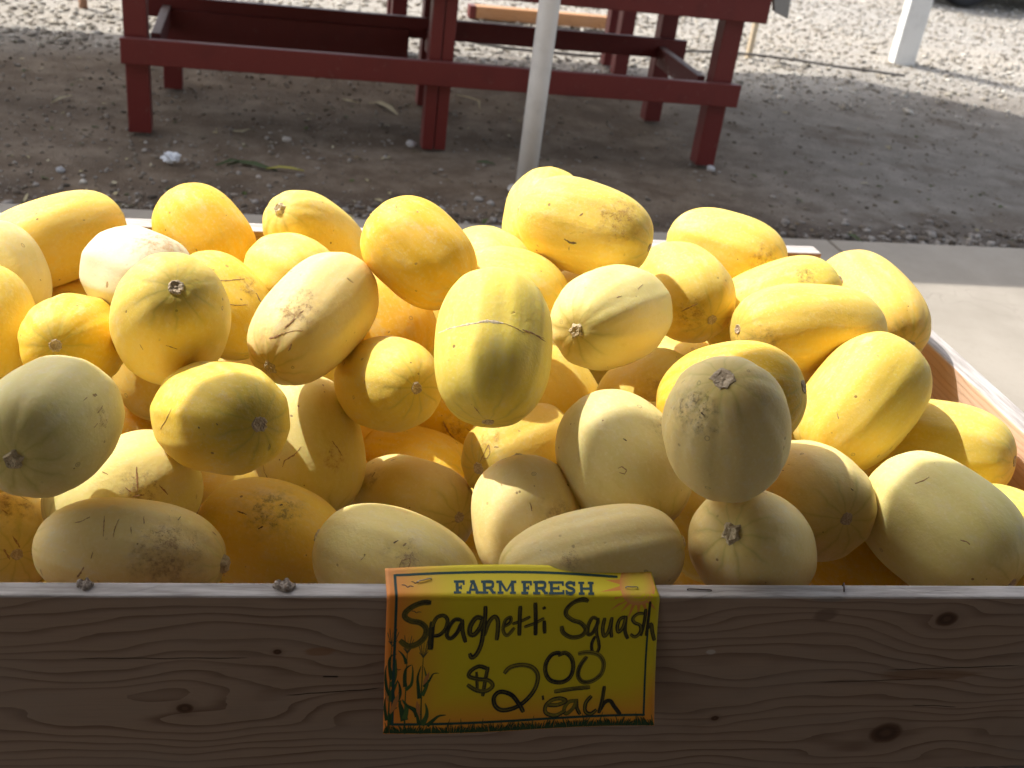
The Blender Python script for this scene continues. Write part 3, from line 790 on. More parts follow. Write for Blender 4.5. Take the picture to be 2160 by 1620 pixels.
GRN = (.012, .055, .045); DG = (.02, .055, .015); DG2 = (.05, .10, .02); COB = (.50, .20, .05)
# printed sun in the corner
I = Ink(.00012)
cx, cy, rr_ = 1880, 190, 132
for k in range(-2, 13):
    a = math.pi*(.02+.093*k)+.12; L = 150 if k % 2 == 0 else 105
    tip = (cx-math.cos(a)*(rr_+L)*1.0, cy+math.sin(a)*(rr_+L)*.92); wa = .105
    b0 = (cx-math.cos(a-wa)*rr_, cy+math.sin(a-wa)*rr_); b1 = (cx-math.cos(a+wa)*rr_, cy+math.sin(a+wa)*rr_)
    if tip[0] > 2055 or tip[1] < 112 or b1[1] < 118 or b0[1] < 118: continue
    I.poly([b0, b1, tip], (.74, .29, .05))
b = len(I.v); rings = []
for r_i in range(7):
    r_ = rr_*r_i/6
    row = []
    for k in range(41):
        a = 2*math.pi*k/40; X = cx+math.cos(a)*r_; Y = max(cy+math.sin(a)*r_, ytop(min(1985, cx+math.cos(a)*r_))+6); X = min(X, 1975+(Y-115)*55/150)
        row.append(len(I.v)); I.v.append(SP(X, Y, I.off+2.5e-5)); t = r_i/6
        I.c.append(tuple(p+(q-p)*t**2 for p, q in zip((.72, .58, .05), (.76, .30, .09))))
    rings.append(row)
for i in range(6):
    for k in range(40): I.f.append((rings[i][k], rings[i+1][k], rings[i+1][k+1], rings[i][k+1]))
I.done('printed_sun')
# printed frame
I = Ink(.00016)
I.stroke([(156, 143), (500, 133), (900, 128), (1300, 132), (1735, 147)], 13, GRN, GRN, 0, True, False, 3)
I.stroke([(165, 140), (172, 500), (174, 800), (178, 1160)], 19, GRN, GRN, 0, True, False, 3)
I.stroke([(170, 1157), (700, 1153), (1300, 1150), (2006, 1143)], 17, GRN, GRN, 0, True, False, 3)
I.stroke([(1971, 300), (1978, 500), (1986, 800), (1997, 1150)], 15, GRN, GRN, 0, True, False, 3)
for bx, byy, sz in ((248, 208, 40), (300, 186, 26), (310, 374, 34), (208, 782, 17), (150, 590, 16)):
    I.stroke([(bx-sz, byy-sz*.28), (bx-sz*.4, byy-sz*.22), (bx, byy+sz*.1), (bx+sz*.4, byy-sz*.12), (bx+sz, byy-sz*.02)], 5, (.04, .03, .03), (.04, .03, .03), 0, True, False, 3)
I.done('printed_frame')
# printed slab lettering FARM FRESH
I = Ink(.00018)
def slab(ch, x0, x1, y0, y1):
    col = (.012, .050, .060); w_ = x1-x0; h = y1-y0; st = .215*h*1.35; hs = .19*h
    Q = lambda a, b_, c_, d: I.quad(x0+a, y0+b_, x0+c_, y0+d, col)
    def serif(cx_, y, up, half=None):
        hw = half or st*.95
        Q(cx_-hw, y if up else y-hs, cx_+hw, y+hs if up else y)
    L_ = st*.72+4
    if ch in 'FRE': 
        Q(L_-st/2, 0, L_+st/2, h); serif(L_, 0, True); serif(L_, h, False, st*1.15 if ch != 'E' else st*.95)
    if ch in 'FE':
        Q(L_, 0, w_-4, hs); Q(w_-hs-4, 0, w_-4, h*.34); Q(L_, h*.44, w_*.68, h*.44+hs); Q(w_*.68-hs*.7, h*.34, w_*.68, h*.68)
    if ch == 'E': Q(L_, h-hs, w_-2, h); Q(w_-hs-2, h*.66, w_-2, h)
    if ch == 'R':
        I.stroke([(x0+L_, y0+hs*.5), (x0+w_*.62, y0+hs*.5), (x0+w_*.80, y0+h*.14), (x0+w_*.82, y0+h*.30), (x0+w_*.78, y0+h*.46), (x0+w_*.6, y0+h*.54), (x0+L_, y0+h*.54)], st*.8, col, col, 0, True, False, 3)
        I.stroke([(x0+w_*.55, y0+h*.55), (x0+w_*.72, y0+h*.75), (x0+w_*.82, y0+h*.97)], st*.95, col, col, 0, True, False, 3); Q(w_*.72, h-hs, w_-1, h)
    if ch == 'A':
        I.stroke([(x0+w_*.50, y0), (x0+w_*.18, y0+h)], st*.72, col, col, 0, False, False, 3); I.stroke([(x0+w_*.50, y0), (x0+w_*.80, y0+h)], st*1.08, col, col, 0, False, False, 3)
        Q(w_*.28, h*.60, w_*.72, h*.60+hs); Q(w_*.30, 0, w_*.62, hs); Q(w_*.02, h-hs, w_*.34, h); Q(w_*.62, h-hs, w_*.99, h)
    if ch == 'M':
        Q(w_*.12, 0, w_*.12+st*.8, h); Q(w_*.88-st*1.0, 0, w_*.88, h); serif(w_*.12+st*.4, h, False); serif(w_*.88-st*.5, h, False); Q(0, 0, w_*.28, hs); Q(w_*.74, 0, w_, hs)
        I.stroke([(x0+w_*.20, y0+4), (x0+w_*.50, y0+h*.80)], st*.85, col, col, 0, False, False, 3); I.stroke([(x0+w_*.80, y0+4), (x0+w_*.50, y0+h*.80)], st*.7, col, col, 0, False, False, 3)
    if ch == 'S':
        I.stroke([(x0+w_*.84, y0+h*.30), (x0+w_*.72, y0+h*.13), (x0+w_*.48, y0+h*.09), (x0+w_*.24, y0+h*.18), (x0+w_*.22, y0+h*.36), (x0+w_*.48, y0+h*.49), (x0+w_*.76, y0+h*.60), (x0+w_*.80, y0+h*.78), (x0+w_*.56, y0+h*.91), (x0+w_*.30, y0+h*.88), (x0+w_*.14, y0+h*.70)], st*.85, col, col, 0, True, False, 3)
        Q(w_*.76, 0, w_*.76+hs, h*.36); Q(w_*.09, h*.64, w_*.09+hs, h)
    if ch == 'H':
        for k in (.24, .76): Q(w_*k-st/2, 0, w_*k+st/2, h); serif(w_*k, 0, True); serif(w_*k, h, False)
        Q(w_*.24, h*.43, w_*.76, h*.43+hs)
for ch, a, b_ in (('F', 568, 646), ('A', 648, 752), ('R', 757, 856), ('M', 862, 1004), ('F', 1040, 1118), ('R', 1124, 1226), ('E', 1232, 1316), ('S', 1344, 1430), ('H', 1436, 1568)):
    k = (a-568)/1000*6
    if ch == 'E': a, b_ = 1232, 1346
    slab(ch, a, b_, 172+k, 250+k)
I.done('printed_lettering')
# printed maize plants and grass
I = Ink(.00014)
def leafp(pts, wd, col): I.stroke(pts, wd, col, tuple(k*1.6 for k in col), .5, True, True, 5)
def spindle(pts, wd, col, col2):
    n = len(pts)
    q = []
    for i, (x, y) in enumerate(pts): q.append((x, y))
    L = [(x-wd*math.sin(math.pi*i/(n-1)), y) for i, (x, y) in enumerate(q)]; Rr_ = [(x+wd*math.sin(math.pi*i/(n-1))*.9, y) for i, (x, y) in enumerate(q)]
    I.poly(L[:-1]+[q[-1]]+Rr_[1:-1][::-1], col)
for pts, w_ in ((((150, 1205), (152, 900), (152, 640), (158, 510)), 12), (((262, 1180), (262, 900), (262, 660), (264, 555)), 11), (((376, 1150), (372, 900), (374, 700), (376, 575)), 10)):
    I.stroke(pts, w_, DG2, DG, .4, True, True, 3)
for sx, sy in ((158, 560), (262, 610), (374, 640)):
    for dx, dy in ((-38, -40), (-24, -70), (26, -66), (40, -44), (-30, 20), (34, 14)): I.stroke([(sx, sy+60), (sx+dx*.5, sy+30+dy*.3), (sx+dx, sy+dy)], 5, (.10, .09, .03), (.10, .09, .03), 0, True, False, 3)
for pts, w_, col in ((((165, 850), (150, 790), (140, 720), (160, 680), (195, 672)), 26, DG), (((150, 960), (128, 900), (118, 800), (124, 750)), 22, DG), (((160, 900), (185, 830), (188, 760), (186, 700)), 26, DG2), (((180, 1000), (170, 940), (195, 880), (205, 850)), 34, DG2), (((205, 1000), (225, 940), (215, 880), (200, 855)), 26, DG),
        (((258, 900), (250, 820), (262, 770), (300, 745)), 24, DG), (((262, 920), (300, 880), (306, 800), (300, 745)), 20, DG2), (((258, 740), (245, 700), (225, 670), (198, 645)), 18, DG), (((360, 980), (348, 900), (342, 830), (362, 755)), 24, DG), (((378, 960), (404, 900), (408, 860), (382, 760)), 22, DG2), (((385, 900), (420, 860), (450, 810), (492, 806)), 16, DG), (((385, 880), (410, 870), (430, 850), (436, 838)), 9, DG),
        (((262, 1130), (240, 1060), (225, 1010), (236, 990)), 44, DG), (((262, 1120), (275, 1040), (250, 1000), (240, 985)), 32, DG2), (((352, 1100), (330, 1060), (280, 1030), (250, 1000)), 34, DG), (((380, 1160), (410, 1110), (415, 1060), (400, 1010)), 34, DG2), (((365, 1160), (350, 1100), (350, 1060), (362, 1020)), 22, DG), (((420, 1165), (460, 1130), (500, 1100), (552, 1094)), 24, DG), (((175, 1160), (165, 1100), (180, 1060), (210, 1040)), 26, DG), (((140, 1130), (125, 1060), (122, 1000), (128, 960)), 20, DG)):
    leafp(pts, w_*1.25, col)
for pts, w_ in ((((218, 940), (200, 990), (180, 1050), (160, 1090)), 20), (((420, 795), (408, 830), (395, 862), (382, 890)), 16), (((342, 990), (350, 1030), (358, 1070), (364, 1110)), 16), (((122, 920), (128, 950), (140, 985), (150, 1010)), 10)):
    spindle(pts, w_, COB, COB)
rg = random.Random(12)
for i in range(330):
    X = 122+i*1955/330+rg.uniform(-3, 3); h = rg.uniform(28, 62)*(1.25 if math.sin(X*.045)+.5*math.sin(X*.11) > .5 else .9)
    lean = 22*math.sin(X*.021)+rg.uniform(-9, 9)
    I.stroke([(X, 1217), (X+lean*.4, 1217-h*.6), (X+lean, 1217-h)], rg.uniform(8, 12), (.022, .05, .012), (.05, .08, .02), .4, True, True, 3)
for i in range(16):
    X = 150+i*128+rg.uniform(-30, 30); lean = rg.uniform(-28, 28); I.stroke([(X, 1217), (X+lean*.3, 1170), (X+lean, 1217-rg.uniform(75, 105))], 12, DG, DG2, .4, True, True, 3)
I.done('printed_maize_and_grass')
# marker handwriting
I = Ink(.00022); HW = 36
def pen(*pts, w=HW, dry=.55): I.stroke(list(pts), w, dry=dry)
pen((408, 302), (350, 302), (290, 326), (238, 370), (234, 408), (275, 436), (340, 450), (382, 490), (376, 550), (330, 598), (265, 615), (206, 575), w=40, dry=.45)
pen((425, 440), (421, 540), (420, 642), w=40, dry=.25); pen((422, 485), (450, 415), (498, 397), (528, 430), (518, 492), (480, 536), (436, 545), w=28, dry=.9)
pen((626, 432), (580, 428), (542, 480), (530, 540), (558, 562), (600, 520), (628, 448), w=30, dry=.3); pen((630, 425), (638, 510), (664, 592), w=30, dry=.2)
pen((776, 422), (730, 412), (692, 470), (690, 528), (722, 536), (760, 485), (776, 425), dry=.4); pen((776, 410), (782, 520), (774, 605), (748, 672), (714, 700), (696, 668), w=32, dry=.3)
pen((786, 326), (790, 430), (786, 545), w=30, dry=.3); pen((790, 545), (820, 445), (856, 406), (880, 432), (886, 500), (882, 580), w=32, dry=.45)
pen((920, 484), (968, 452), (970, 412), (935, 436), (924, 505), (955, 545), (1004, 488), w=26, dry=.6)
pen((1032, 326), (1036, 430), (1042, 548), w=30, dry=.3); pen((985, 462), (1050, 440), (1112, 408), w=24, dry=.6)
pen((1136, 300), (1150, 420), (1158, 548), w=30, dry=.3); pen((1072, 486), (1150, 456), (1212, 420), w=24, dry=.6)
pen((1213, 438), (1218, 490), (1224, 536), w=28, dry=.3); pen((1198, 334), (1204, 344), (1208, 354), w=26, dry=.2)
pen((1518, 292), (1480, 280), (1412, 300), (1366, 355), (1370, 400), (1420, 438), (1480, 460), (1520, 510), (1492, 556), (1420, 566), (1358, 530), (1342, 480), w=33, dry=.75)
pen((1600, 432), (1562, 420), (1536, 480), (1540, 545), (1572, 536), (1600, 472), (1604, 428), w=28, dry=.6); pen((1604, 420), (1600, 520), (1622, 600), (1630, 650), (1610, 690), (1582, 672), (1574, 615), (1594, 560), w=24, dry=.7)
pen((1652, 420), (1644, 500), (1660, 560), (1690, 520), (1704, 420), w=28, dry=.5); pen((1704, 415), (1704, 500), (1716, 572), w=26, dry=.4)
pen((1800, 412), (1764, 432), (1750, 490), (1764, 530), (1794, 490), (1806, 415), w=28, dry=.5); pen((1806, 405), (1810, 520), (1838, 582), w=28, dry=.3)
pen((1938, 388), (1890, 390), (1858, 428), (1876, 460), (1918, 480), (1924, 530), (1890, 566), (1852, 545), w=26, dry=.6)
pen((1946, 350), (1946, 450), (1930, 560), w=26, dry=.4); pen((1972, 290), (1974, 420), (1970, 560), w=20, dry=.2); pen((1972, 510), (1998, 470), (2014, 530), (2036, 596), w=30, dry=.3)
pen((832, 782), (770, 762), (712, 792), (700, 830), (760, 850), (840, 862), (872, 900), (830, 935), (760, 930), (690, 888), w=30, dry=.55)
pen((752, 800), (766, 946), w=24, dry=.6); pen((832, 766), (816, 870), (804, 972), w=28, dry=.6)
pen((950, 818), (990, 776), (1070, 760), (1150, 780), (1194, 840), (1180, 930), (1120, 1010), (1040, 1060), (950, 1074), (896, 1040), (886, 980), (930, 945), (1010, 970), (1070, 1040), (1104, 1096), w=32, dry=.85)
pen((1332, 700), (1382, 680), (1432, 720), (1450, 790), (1430, 860), (1370, 894), (1290, 878), (1250, 820), (1250, 750), (1290, 690), (1350, 678), w=32, dry=.85)
pen((1546, 710), (1500, 780), (1490, 850), (1530, 898), (1600, 890), (1660, 840), (1672, 760), (1630, 700), (1550, 680), (1478, 690), w=32, dry=.85)
pen((1320, 960), (1450, 945), (1586, 936), w=30, dry=.7); pen((1238, 984), (1244, 1016), w=22, dry=.3)
pen((1270, 1052), (1350, 1056), (1410, 1030), (1368, 1010), (1308, 1020), (1264, 1060), (1270, 1110), (1340, 1130), (1412, 1098), w=30, dry=.7)
pen((1482, 1030), (1430, 1040), (1400, 1090), (1420, 1122), (1470, 1080), (1490, 1022), w=28, dry=.6); pen((1490, 1018), (1494, 1080), (1522, 1132), w=28, dry=.4)
pen((1600, 1000), (1560, 1050), (1560, 1110), (1600, 1130), (1642, 1100), w=30, dry=.6); pen((1690, 930), (1680, 1030), (1660, 1128), w=28, dry=.5); pen((1664, 1112), (1700, 1050), (1740, 1040), (1772, 1080), (1822, 1140), w=30, dry=.4)
I.done('handwriting')
for (a, b_), hh in ((((318, 182), (410, 164)), .0012), (((1792, 212), (1878, 212)), .0018)):
    s_ = staple(SG, SP(*a, .0003), SP(*b_, .0003), hh, MSTEEL)

SQ=[
(2, (-0.1668, 0.9451, 0.7444), (0.976, -0.217, 0.0153), 0.0566, 0.0991, (0.807, 0.625, 0.248), 'star', (-0.1234, 0.9003, 0.7787, 0.0461, 0.3, 0.15, 0.07), 'long pale squash with brown patch and broken stem at the front left'),
(4, (0.1161, 0.9341, 0.7305), (0.8639, -0.4999, -0.0615), 0.0625, 0.0945, (0.842, 0.681, 0.251), 'disc', (0.1175, 0.8906, 0.7778, 0.0251, 0.35, 0.22, 0.14), 'blunt pale squash rising behind the left part of the yellow price sign'),
(5, (0.325, 0.8884, 0.7748), (-0.9809, -0.0934, -0.1703), 0.0547, 0.1021, (0.765, 0.603, 0.257), 'disc', (0.2912, 0.8508, 0.8083, 0.0199, 0.35, 0.22, 0.14), 'long pale green tinged squash lying just behind the yellow price sign'),
(6, (0.5308, 0.9233, 0.7625), (-0.5709, -0.537, 0.6211), 0.0655, 0.1147, (0.825, 0.626, 0.239), 'star', None, 'shaded squash with star shaped brown stem facing the viewer, right of the sign'),
(7, (0.8044, 0.9697, 0.7559), (0.4364, -0.8934, -0.107), 0.0778, 0.1038, (0.754, 0.655, 0.252), 'disc', None, 'large shaded olive yellow squash in the front right corner of the crate'),
(9, (-0.2472, 1.0, 0.8694), (-0.1925, -0.9731, 0.1268), 0.064, 0.0817, (0.733, 0.618, 0.24), 'star', (-0.1932, 0.9758, 0.8959, 0.0217, 0.35, 0.2, 0.08), 'big squash at the left edge with a star shaped stem scar facing the viewer'),
(1, (-0.3565, 1.1266, 0.6274), (0.4757, -0.8097, 0.3436), 0.0687, 0.0949, (0.812, 0.644, 0.244), 'disc', (-0.3213, 1.0879, 0.6935, 0.0334, 0.2, 0.1, 0.07), 'pale squash cut off at the left edge, resting behind the front board'),
(3, (-0.024, 1.1113, 0.633), (0.89, -0.441, -0.116), 0.0714, 0.0969, (0.856, 0.614, 0.108), 'disc', (-0.0222, 1.0831, 0.6987, 0.0435, 0.14, 0.11, 0.06), 'greenish yellow squash with dark specks, right of the brown patched front squash'),
(13, (0.1666, 1.2307, 0.603), (0.4813, -0.7935, 0.3724), 0.064, 0.112, (0.791, 0.638, 0.236), 'disc', (0.1132, 1.2374, 0.6403, 0.0199, 0.3, 0.18, 0.1), 'shaded oval squash with a dark round end scar at its lower right'),
(16, (0.4509, 0.9047, 0.9386), (-0.366, -0.3203, 0.8737), 0.0639, 0.0859, (0.773, 0.599, 0.248), 'disc', (0.3959, 0.8684, 0.9829, 0.0356, 0.05, 0.035, 0.02), 'dull shaded squash with black dirt smudges and a rough grey scar on top'),
(15, (0.3918, 1.0331, 0.8098), (0.3846, -0.8264, -0.4112), 0.0718, 0.0908, (0.745, 0.62, 0.25), 'disc', (0.4343, 1.012, 0.8641, 0.0335, 0.1, 0.06, 0.03), 'large grey green shaded squash leaning just left of the dirt smudged squash'),
(11, (-0.0841, 1.0774, 0.8364), (0.4469, -0.7939, 0.4122), 0.0619, 0.1084, (0.841, 0.588, 0.069), 'disc', None, 'round yellow squash with a round grey end scar, above the dark specked front squash'),
(14, (0.2783, 1.0079, 0.7391), (0.0849, -0.8508, -0.5186), 0.0644, 0.0791, (0.798, 0.624, 0.252), 'disc', (0.3028, 0.959, 0.776, 0.0327, 0.35, 0.18, 0.08), 'pale shaded squash standing upright behind the middle of the price sign'),
(10, (-0.1962, 1.0968, 0.7108), (-0.8007, -0.5893, -0.1076), 0.067, 0.0897, (0.798, 0.682, 0.256), 'disc', (-0.172, 1.0516, 0.754, 0.0299, 0.3, 0.15, 0.07), 'pale shaded squash behind the long brown patched front squash'),
(12, (0.0224, 1.2701, 0.6714), (0.2134, -0.7547, -0.6204), 0.0727, 0.0991, (0.772, 0.661, 0.24), 'disc', (0.0547, 1.2026, 0.6948, 0.0266, 0.45, 0.2, 0.07), 'cream upright squash half in shadow, right of the round grey scarred yellow squash'),
(18, (0.7758, 1.1779, 0.8157), (-0.6433, -0.3403, -0.6858), 0.0715, 0.1027, (0.841, 0.616, 0.102), 'disc', None, 'clean pale yellow squash tilted diagonally beside the right crate board'),
(17, (0.6535, 1.0483, 0.744), (0.0699, -0.9262, 0.3706), 0.071, 0.098, (0.823, 0.649, 0.258), 'disc', None, 'smooth shaded squash directly below and right of the dirt smudged squash'),
(8, (0.9384, 0.9983, 0.706), (0.4549, -0.8899, 0.0352), 0.0695, 0.0903, (0.805, 0.631, 0.106), 'disc', None, 'pale squash cut off by the right edge behind the large corner squash'),
(20, (0.5303, 1.0754, 0.8764), (0.7461, -0.4557, 0.4854), 0.0677, 0.0912, (0.82, 0.51, 0.042), 'disc', None, 'sunlit yellow squash half hidden behind the dirt smudged squash'),
(21, (0.2331, 1.1194, 0.9158), (-0.1066, -0.7797, -0.617), 0.0667, 0.0956, (0.857, 0.667, 0.112), 'disc', None, 'tall upright yellow squash with a pale cracked band across its middle'),
(23, (0.1236, 1.2482, 0.7875), (0.3054, -0.8487, 0.4317), 0.0611, 0.0927, (0.865, 0.633, 0.108), 'disc', None, 'small round yellow squash with brown end scar, left of the tall banded squash'),
(22, (0.4157, 1.2378, 0.9048), (-0.6543, -0.7363, 0.1724), 0.064, 0.112, (0.828, 0.686, 0.247), 'star', None, 'cream topped squash with a star shaped stem on its left end'),
(25, (-0.1493, 1.2167, 0.8873), (0.1395, -0.6959, 0.7045), 0.0672, 0.1176, (0.846, 0.615, 0.112), 'disc', None, 'round squash with a grey scar on top, left of the pitted oval squash'),
(28, (-0.4009, 1.34, 0.8046), (0.1625, -0.6794, -0.7155), 0.064, 0.0837, (0.829, 0.612, 0.111), 'disc', None, 'squash cut by the left edge just above the big star scarred squash'),
(24, (0.025, 1.2891, 0.8626), (-0.4945, -0.8416, -0.2173), 0.064, 0.112, (0.833, 0.635, 0.258), 'star', (-0.0015, 1.2257, 0.9028, 0.0415, 0.3, 0.15, 0.07), 'oval squash with a pitted line of scars and broken stem at its lower left'),
(19, (0.911, 1.1823, 0.7373), (0.6713, -0.6839, 0.2856), 0.0693, 0.1145, (0.802, 0.589, 0.105), 'disc', None, 'yellow squash touching the right crate board, its left half in hard shadow'),
(45, (0.7431, 1.3129, 0.8569), (-0.9912, -0.1194, 0.0574), 0.0694, 0.1185, (0.868, 0.607, 0.106), 'disc', (0.6498, 1.2635, 0.8672, 0.0303, 0.3, 0.2, 0.08), 'long yellow squash with ring marks and a small scar on its left end'),
(44, (0.7462, 1.4495, 0.8297), (-0.8989, -0.0362, -0.4366), 0.0668, 0.1131, (0.807, 0.624, 0.106), 'disc', (0.7729, 1.4162, 0.8959, 0.0331, 0.2, 0.14, 0.05), 'yellow squash with dark flecks behind the long scarred right hand squash'),
(27, (-0.2796, 1.2959, 0.8124), (-0.0192, -0.9088, 0.4167), 0.0589, 0.1031, (0.793, 0.536, 0.038), 'disc', None, 'deep yellow squash with round brown scar, partly shaded by the left edge squash'),
(29, (-0.4127, 1.4953, 0.8104), (0.3685, -0.575, -0.7304), 0.0583, 0.0774, (0.821, 0.655, 0.246), 'disc', None, 'pale squash at the left edge in front of the long back left squash'),
(52, (0.1856, 1.4043, 0.5477), (0.7248, -0.6462, 0.2389), 0.0625, 0.1094, (0.828, 0.55, 0.039), 'star', None, 'orange yellow squash with a sunlit wedge behind the dark end scarred oval squash'),
(54, (0.3108, 1.2158, 0.701), (-0.768, -0.6272, 0.1297), 0.064, 0.0883, (0.803, 0.575, 0.109), 'disc', (0.2545, 1.1763, 0.7452, 0.0214, 0.38, 0.16, 0.05), 'squash with sunlit lower half and shaded orange top, behind the upright pale one'),
(49, (0.3901, 1.4112, 0.6826), (0.4802, -0.7503, -0.4544), 0.073, 0.0972, (0.83, 0.621, 0.108), 'disc', None, 'squash with a hard diagonal shadow edge, right of the tall banded squash'),
(50, (0.5198, 1.3191, 0.7375), (-0.8675, -0.2825, -0.4095), 0.0625, 0.0796, (0.826, 0.599, 0.108), 'disc', (0.5214, 1.2653, 0.7692, 0.0478, 0.55, 0.3, 0.08), 'freckled squash split by shadow, below the cream topped star stemmed squash'),
(40, (0.4078, 1.4152, 0.9608), (0.8386, -0.5435, -0.037), 0.064, 0.0983, (0.845, 0.607, 0.11), 'disc', (0.4368, 1.357, 1.0004, 0.0449, 0.42, 0.17, 0.05), 'topmost squash of the heap with an orange brown scab patch'),
(41, (0.4057, 1.6557, 0.8829), (-0.2405, -0.8895, -0.3885), 0.0668, 0.0922, (0.896, 0.625, 0.104), 'disc', None, 'yellow squash tucked behind the left end of the topmost squash'),
(37, (0.1638, 1.3553, 0.9332), (0.6988, -0.586, -0.4101), 0.0624, 0.0822, (0.88, 0.531, 0.039), 'disc', None, 'smooth deep yellow squash with tiny dots in the middle of the back row'),
(39, (0.3025, 1.3722, 0.8678), (0.8492, -0.5278, 0.0155), 0.0655, 0.0849, (0.867, 0.615, 0.108), 'disc', None, 'squash arching directly behind the tall banded squash'),
(43, (0.5834, 1.4318, 0.8613), (0.1822, -0.9825, -0.0381), 0.0673, 0.0929, (0.821, 0.594, 0.11), 'disc', (0.5713, 1.3439, 0.8641, 0.0334, 0.36, 0.18, 0.05), 'pale yellow squash just below the brown blotched back row squash'),
(42, (0.7167, 1.6074, 0.8597), (0.7669, -0.6417, -0.0144), 0.064, 0.1025, (0.871, 0.608, 0.112), 'disc', (0.746, 1.5307, 0.8811, 0.0327, 0.3, 0.13, 0.05), 'squash with a brown blotch on its right end, right of the topmost squash'),
(46, (0.9262, 1.4647, 0.8344), (0.0708, -0.9922, -0.1022), 0.0686, 0.1201, (0.895, 0.589, 0.111), 'star', (0.9182, 1.3513, 0.8439, 0.022, 0.3, 0.2, 0.07), 'squash in the back right corner with broken stem pointing at the right board'),
(33, (-0.1046, 1.4462, 0.7986), (0.7014, -0.519, -0.4886), 0.0634, 0.0844, (0.841, 0.587, 0.067), 'disc', (-0.0698, 1.4205, 0.846, 0.0269, 0.3, 0.15, 0.06), 'yellow squash with a thin crack line, between freckled white and pitted oval squash'),
(31, (-0.2116, 1.398, 0.8617), (0.6233, -0.7656, 0.159), 0.0622, 0.0858, (0.66, 0.594, 0.422), 'disc', (-0.183, 1.3683, 0.9195, 0.047, 0.55, 0.27, 0.09), 'cream white squash with orange freckles, behind the round grey scarred squash'),
(35, (-0.0102, 1.5107, 0.8248), (0.5143, -0.8354, 0.1937), 0.0587, 0.0811, (0.842, 0.631, 0.111), 'disc', None, 'small domed squash just in front of the squash with the knobby stem'),
(34, (0.0302, 1.6587, 0.82), (-0.5228, -0.5391, 0.6604), 0.0637, 0.1115, (0.866, 0.625, 0.112), 'star', None, 'yellow squash with a knobby stem at its upper left end by the back board'),
(32, (-0.1445, 1.6423, 0.8236), (0.6459, -0.503, -0.5742), 0.0664, 0.0885, (0.883, 0.536, 0.04), 'disc', None, 'deep yellow squash standing against the back board, right of the freckled white squash'),
(30, (-0.3739, 1.6443, 0.8037), (-0.8185, -0.5384, -0.2007), 0.0651, 0.1131, (0.861, 0.595, 0.109), 'disc', None, 'long ribbed yellow squash in the back left corner of the heap'),
(38, (0.298, 1.5449, 0.8345), (0.4092, -0.8913, 0.195), 0.0626, 0.0864, (0.863, 0.629, 0.116), 'disc', None, 'half hidden squash peeking out right of the tiny dotted back row squash'),
(26, (-0.1941, 1.4265, 0.7066), (0.2911, -0.7038, -0.648), 0.0638, 0.0792, (0.84, 0.584, 0.117), 'disc', None, 'shaded squash beneath the round squash with a grey scar on top'),
(56, (-0.2339, 1.4248, 0.5751), (0.9252, -0.34, -0.1688), 0.066, 0.0842, (0.862, 0.506, 0.042), 'disc', None, 'shaded orange squash between the big star scarred squash and the round ring spotted one'),
(47, (0.1435, 1.4804, 0.7727), (0.4494, -0.6559, -0.6065), 0.0584, 0.0819, (0.831, 0.492, 0.039), 'disc', None, 'deep yellow squash partly hidden behind the right side of the pitted oval squash'),
(53, (0.2514, 1.504, 0.588), (0.7815, -0.5988, -0.1752), 0.0646, 0.0844, (0.815, 0.554, 0.039), 'disc', (0.2541, 1.4354, 0.6006, 0.0304, 0.3, 0.15, 0.04), 'shaded orange squash wedged below the tall banded squash, left of its foot'),
(51, (0.6355, 1.4814, 0.6864), (0.7293, -0.6835, 0.0301), 0.0634, 0.0808, (0.833, 0.609, 0.109), 'disc', None, 'partly shaded squash showing under the right end of the star stemmed cream topped squash'),
(61, (0.7541, 1.0559, 0.6331), (0.3985, -0.9012, -0.1702), 0.0686, 0.0866, (0.803, 0.529, 0.042), 'disc', None, 'shaded orange squash deep between the star stemmed squash and the corner squash'),
(36, (-0.3538, 1.6249, 0.6721), (0.8061, -0.5155, 0.2906), 0.064, 0.0883, (0.858, 0.595, 0.106), 'disc', None, 'squash top peeking out below the long ribbed back left squash'),
(57, (-0.111, 1.4878, 0.4454), (0.9477, -0.3182, 0.0253), 0.064, 0.0796, (0.843, 0.6, 0.108), 'disc', None, 'shaded squash deep in the gap under the round grey end scarred yellow squash'),
(59, (-0.4222, 1.5526, 0.3391), (0.7708, -0.6173, 0.1575), 0.064, 0.0883, (0.791, 0.657, 0.114), 'disc', None, 'orange sliver of squash between the star scarred squash and the one below it'),
(60, (0.5972, 1.1874, 0.5858), (0.3009, -0.878, -0.3723), 0.0594, 0.0749, (0.811, 0.635, 0.115), 'disc', None, 'sunlit sliver of squash between the leaning grey green squash and the star stemmed one'),
(62, (0.8022, 1.146, 0.4669), (0.2273, -0.8686, 0.4402), 0.064, 0.0883, (0.77, 0.603, 0.109), 'disc', None, 'squash top just above the front board, right of the star stemmed squash'),
(63, (0.612, 1.241, 0.4364), (0.3032, -0.8921, -0.3349), 0.064, 0.0806, (0.859, 0.612, 0.109), 'disc', None, 'orange squash low against the front board, left of the star stemmed squash'),
(64, (0.8446, 1.4229, 0.6291), (0.1567, -0.8197, -0.5509), 0.0641, 0.0858, (0.838, 0.655, 0.118), 'disc', None, 'yellow squash deep in the gap left of the clean diagonal squash'),
(65, (-0.0807, 1.5643, 0.6182), (0.9054, -0.4056, -0.1253), 0.0604, 0.0751, (0.825, 0.595, 0.12), 'disc', None, 'yellow squash in the gap under the thin cracked squash, left of the pitted one'),
(66, (0.2789, 1.3288, 0.4117), (0.1124, -0.9936, -0.0109), 0.064, 0.0883, (0.811, 0.603, 0.11), 'disc', None, 'orange squash sliver left of the upright pale squash, above the sign'),
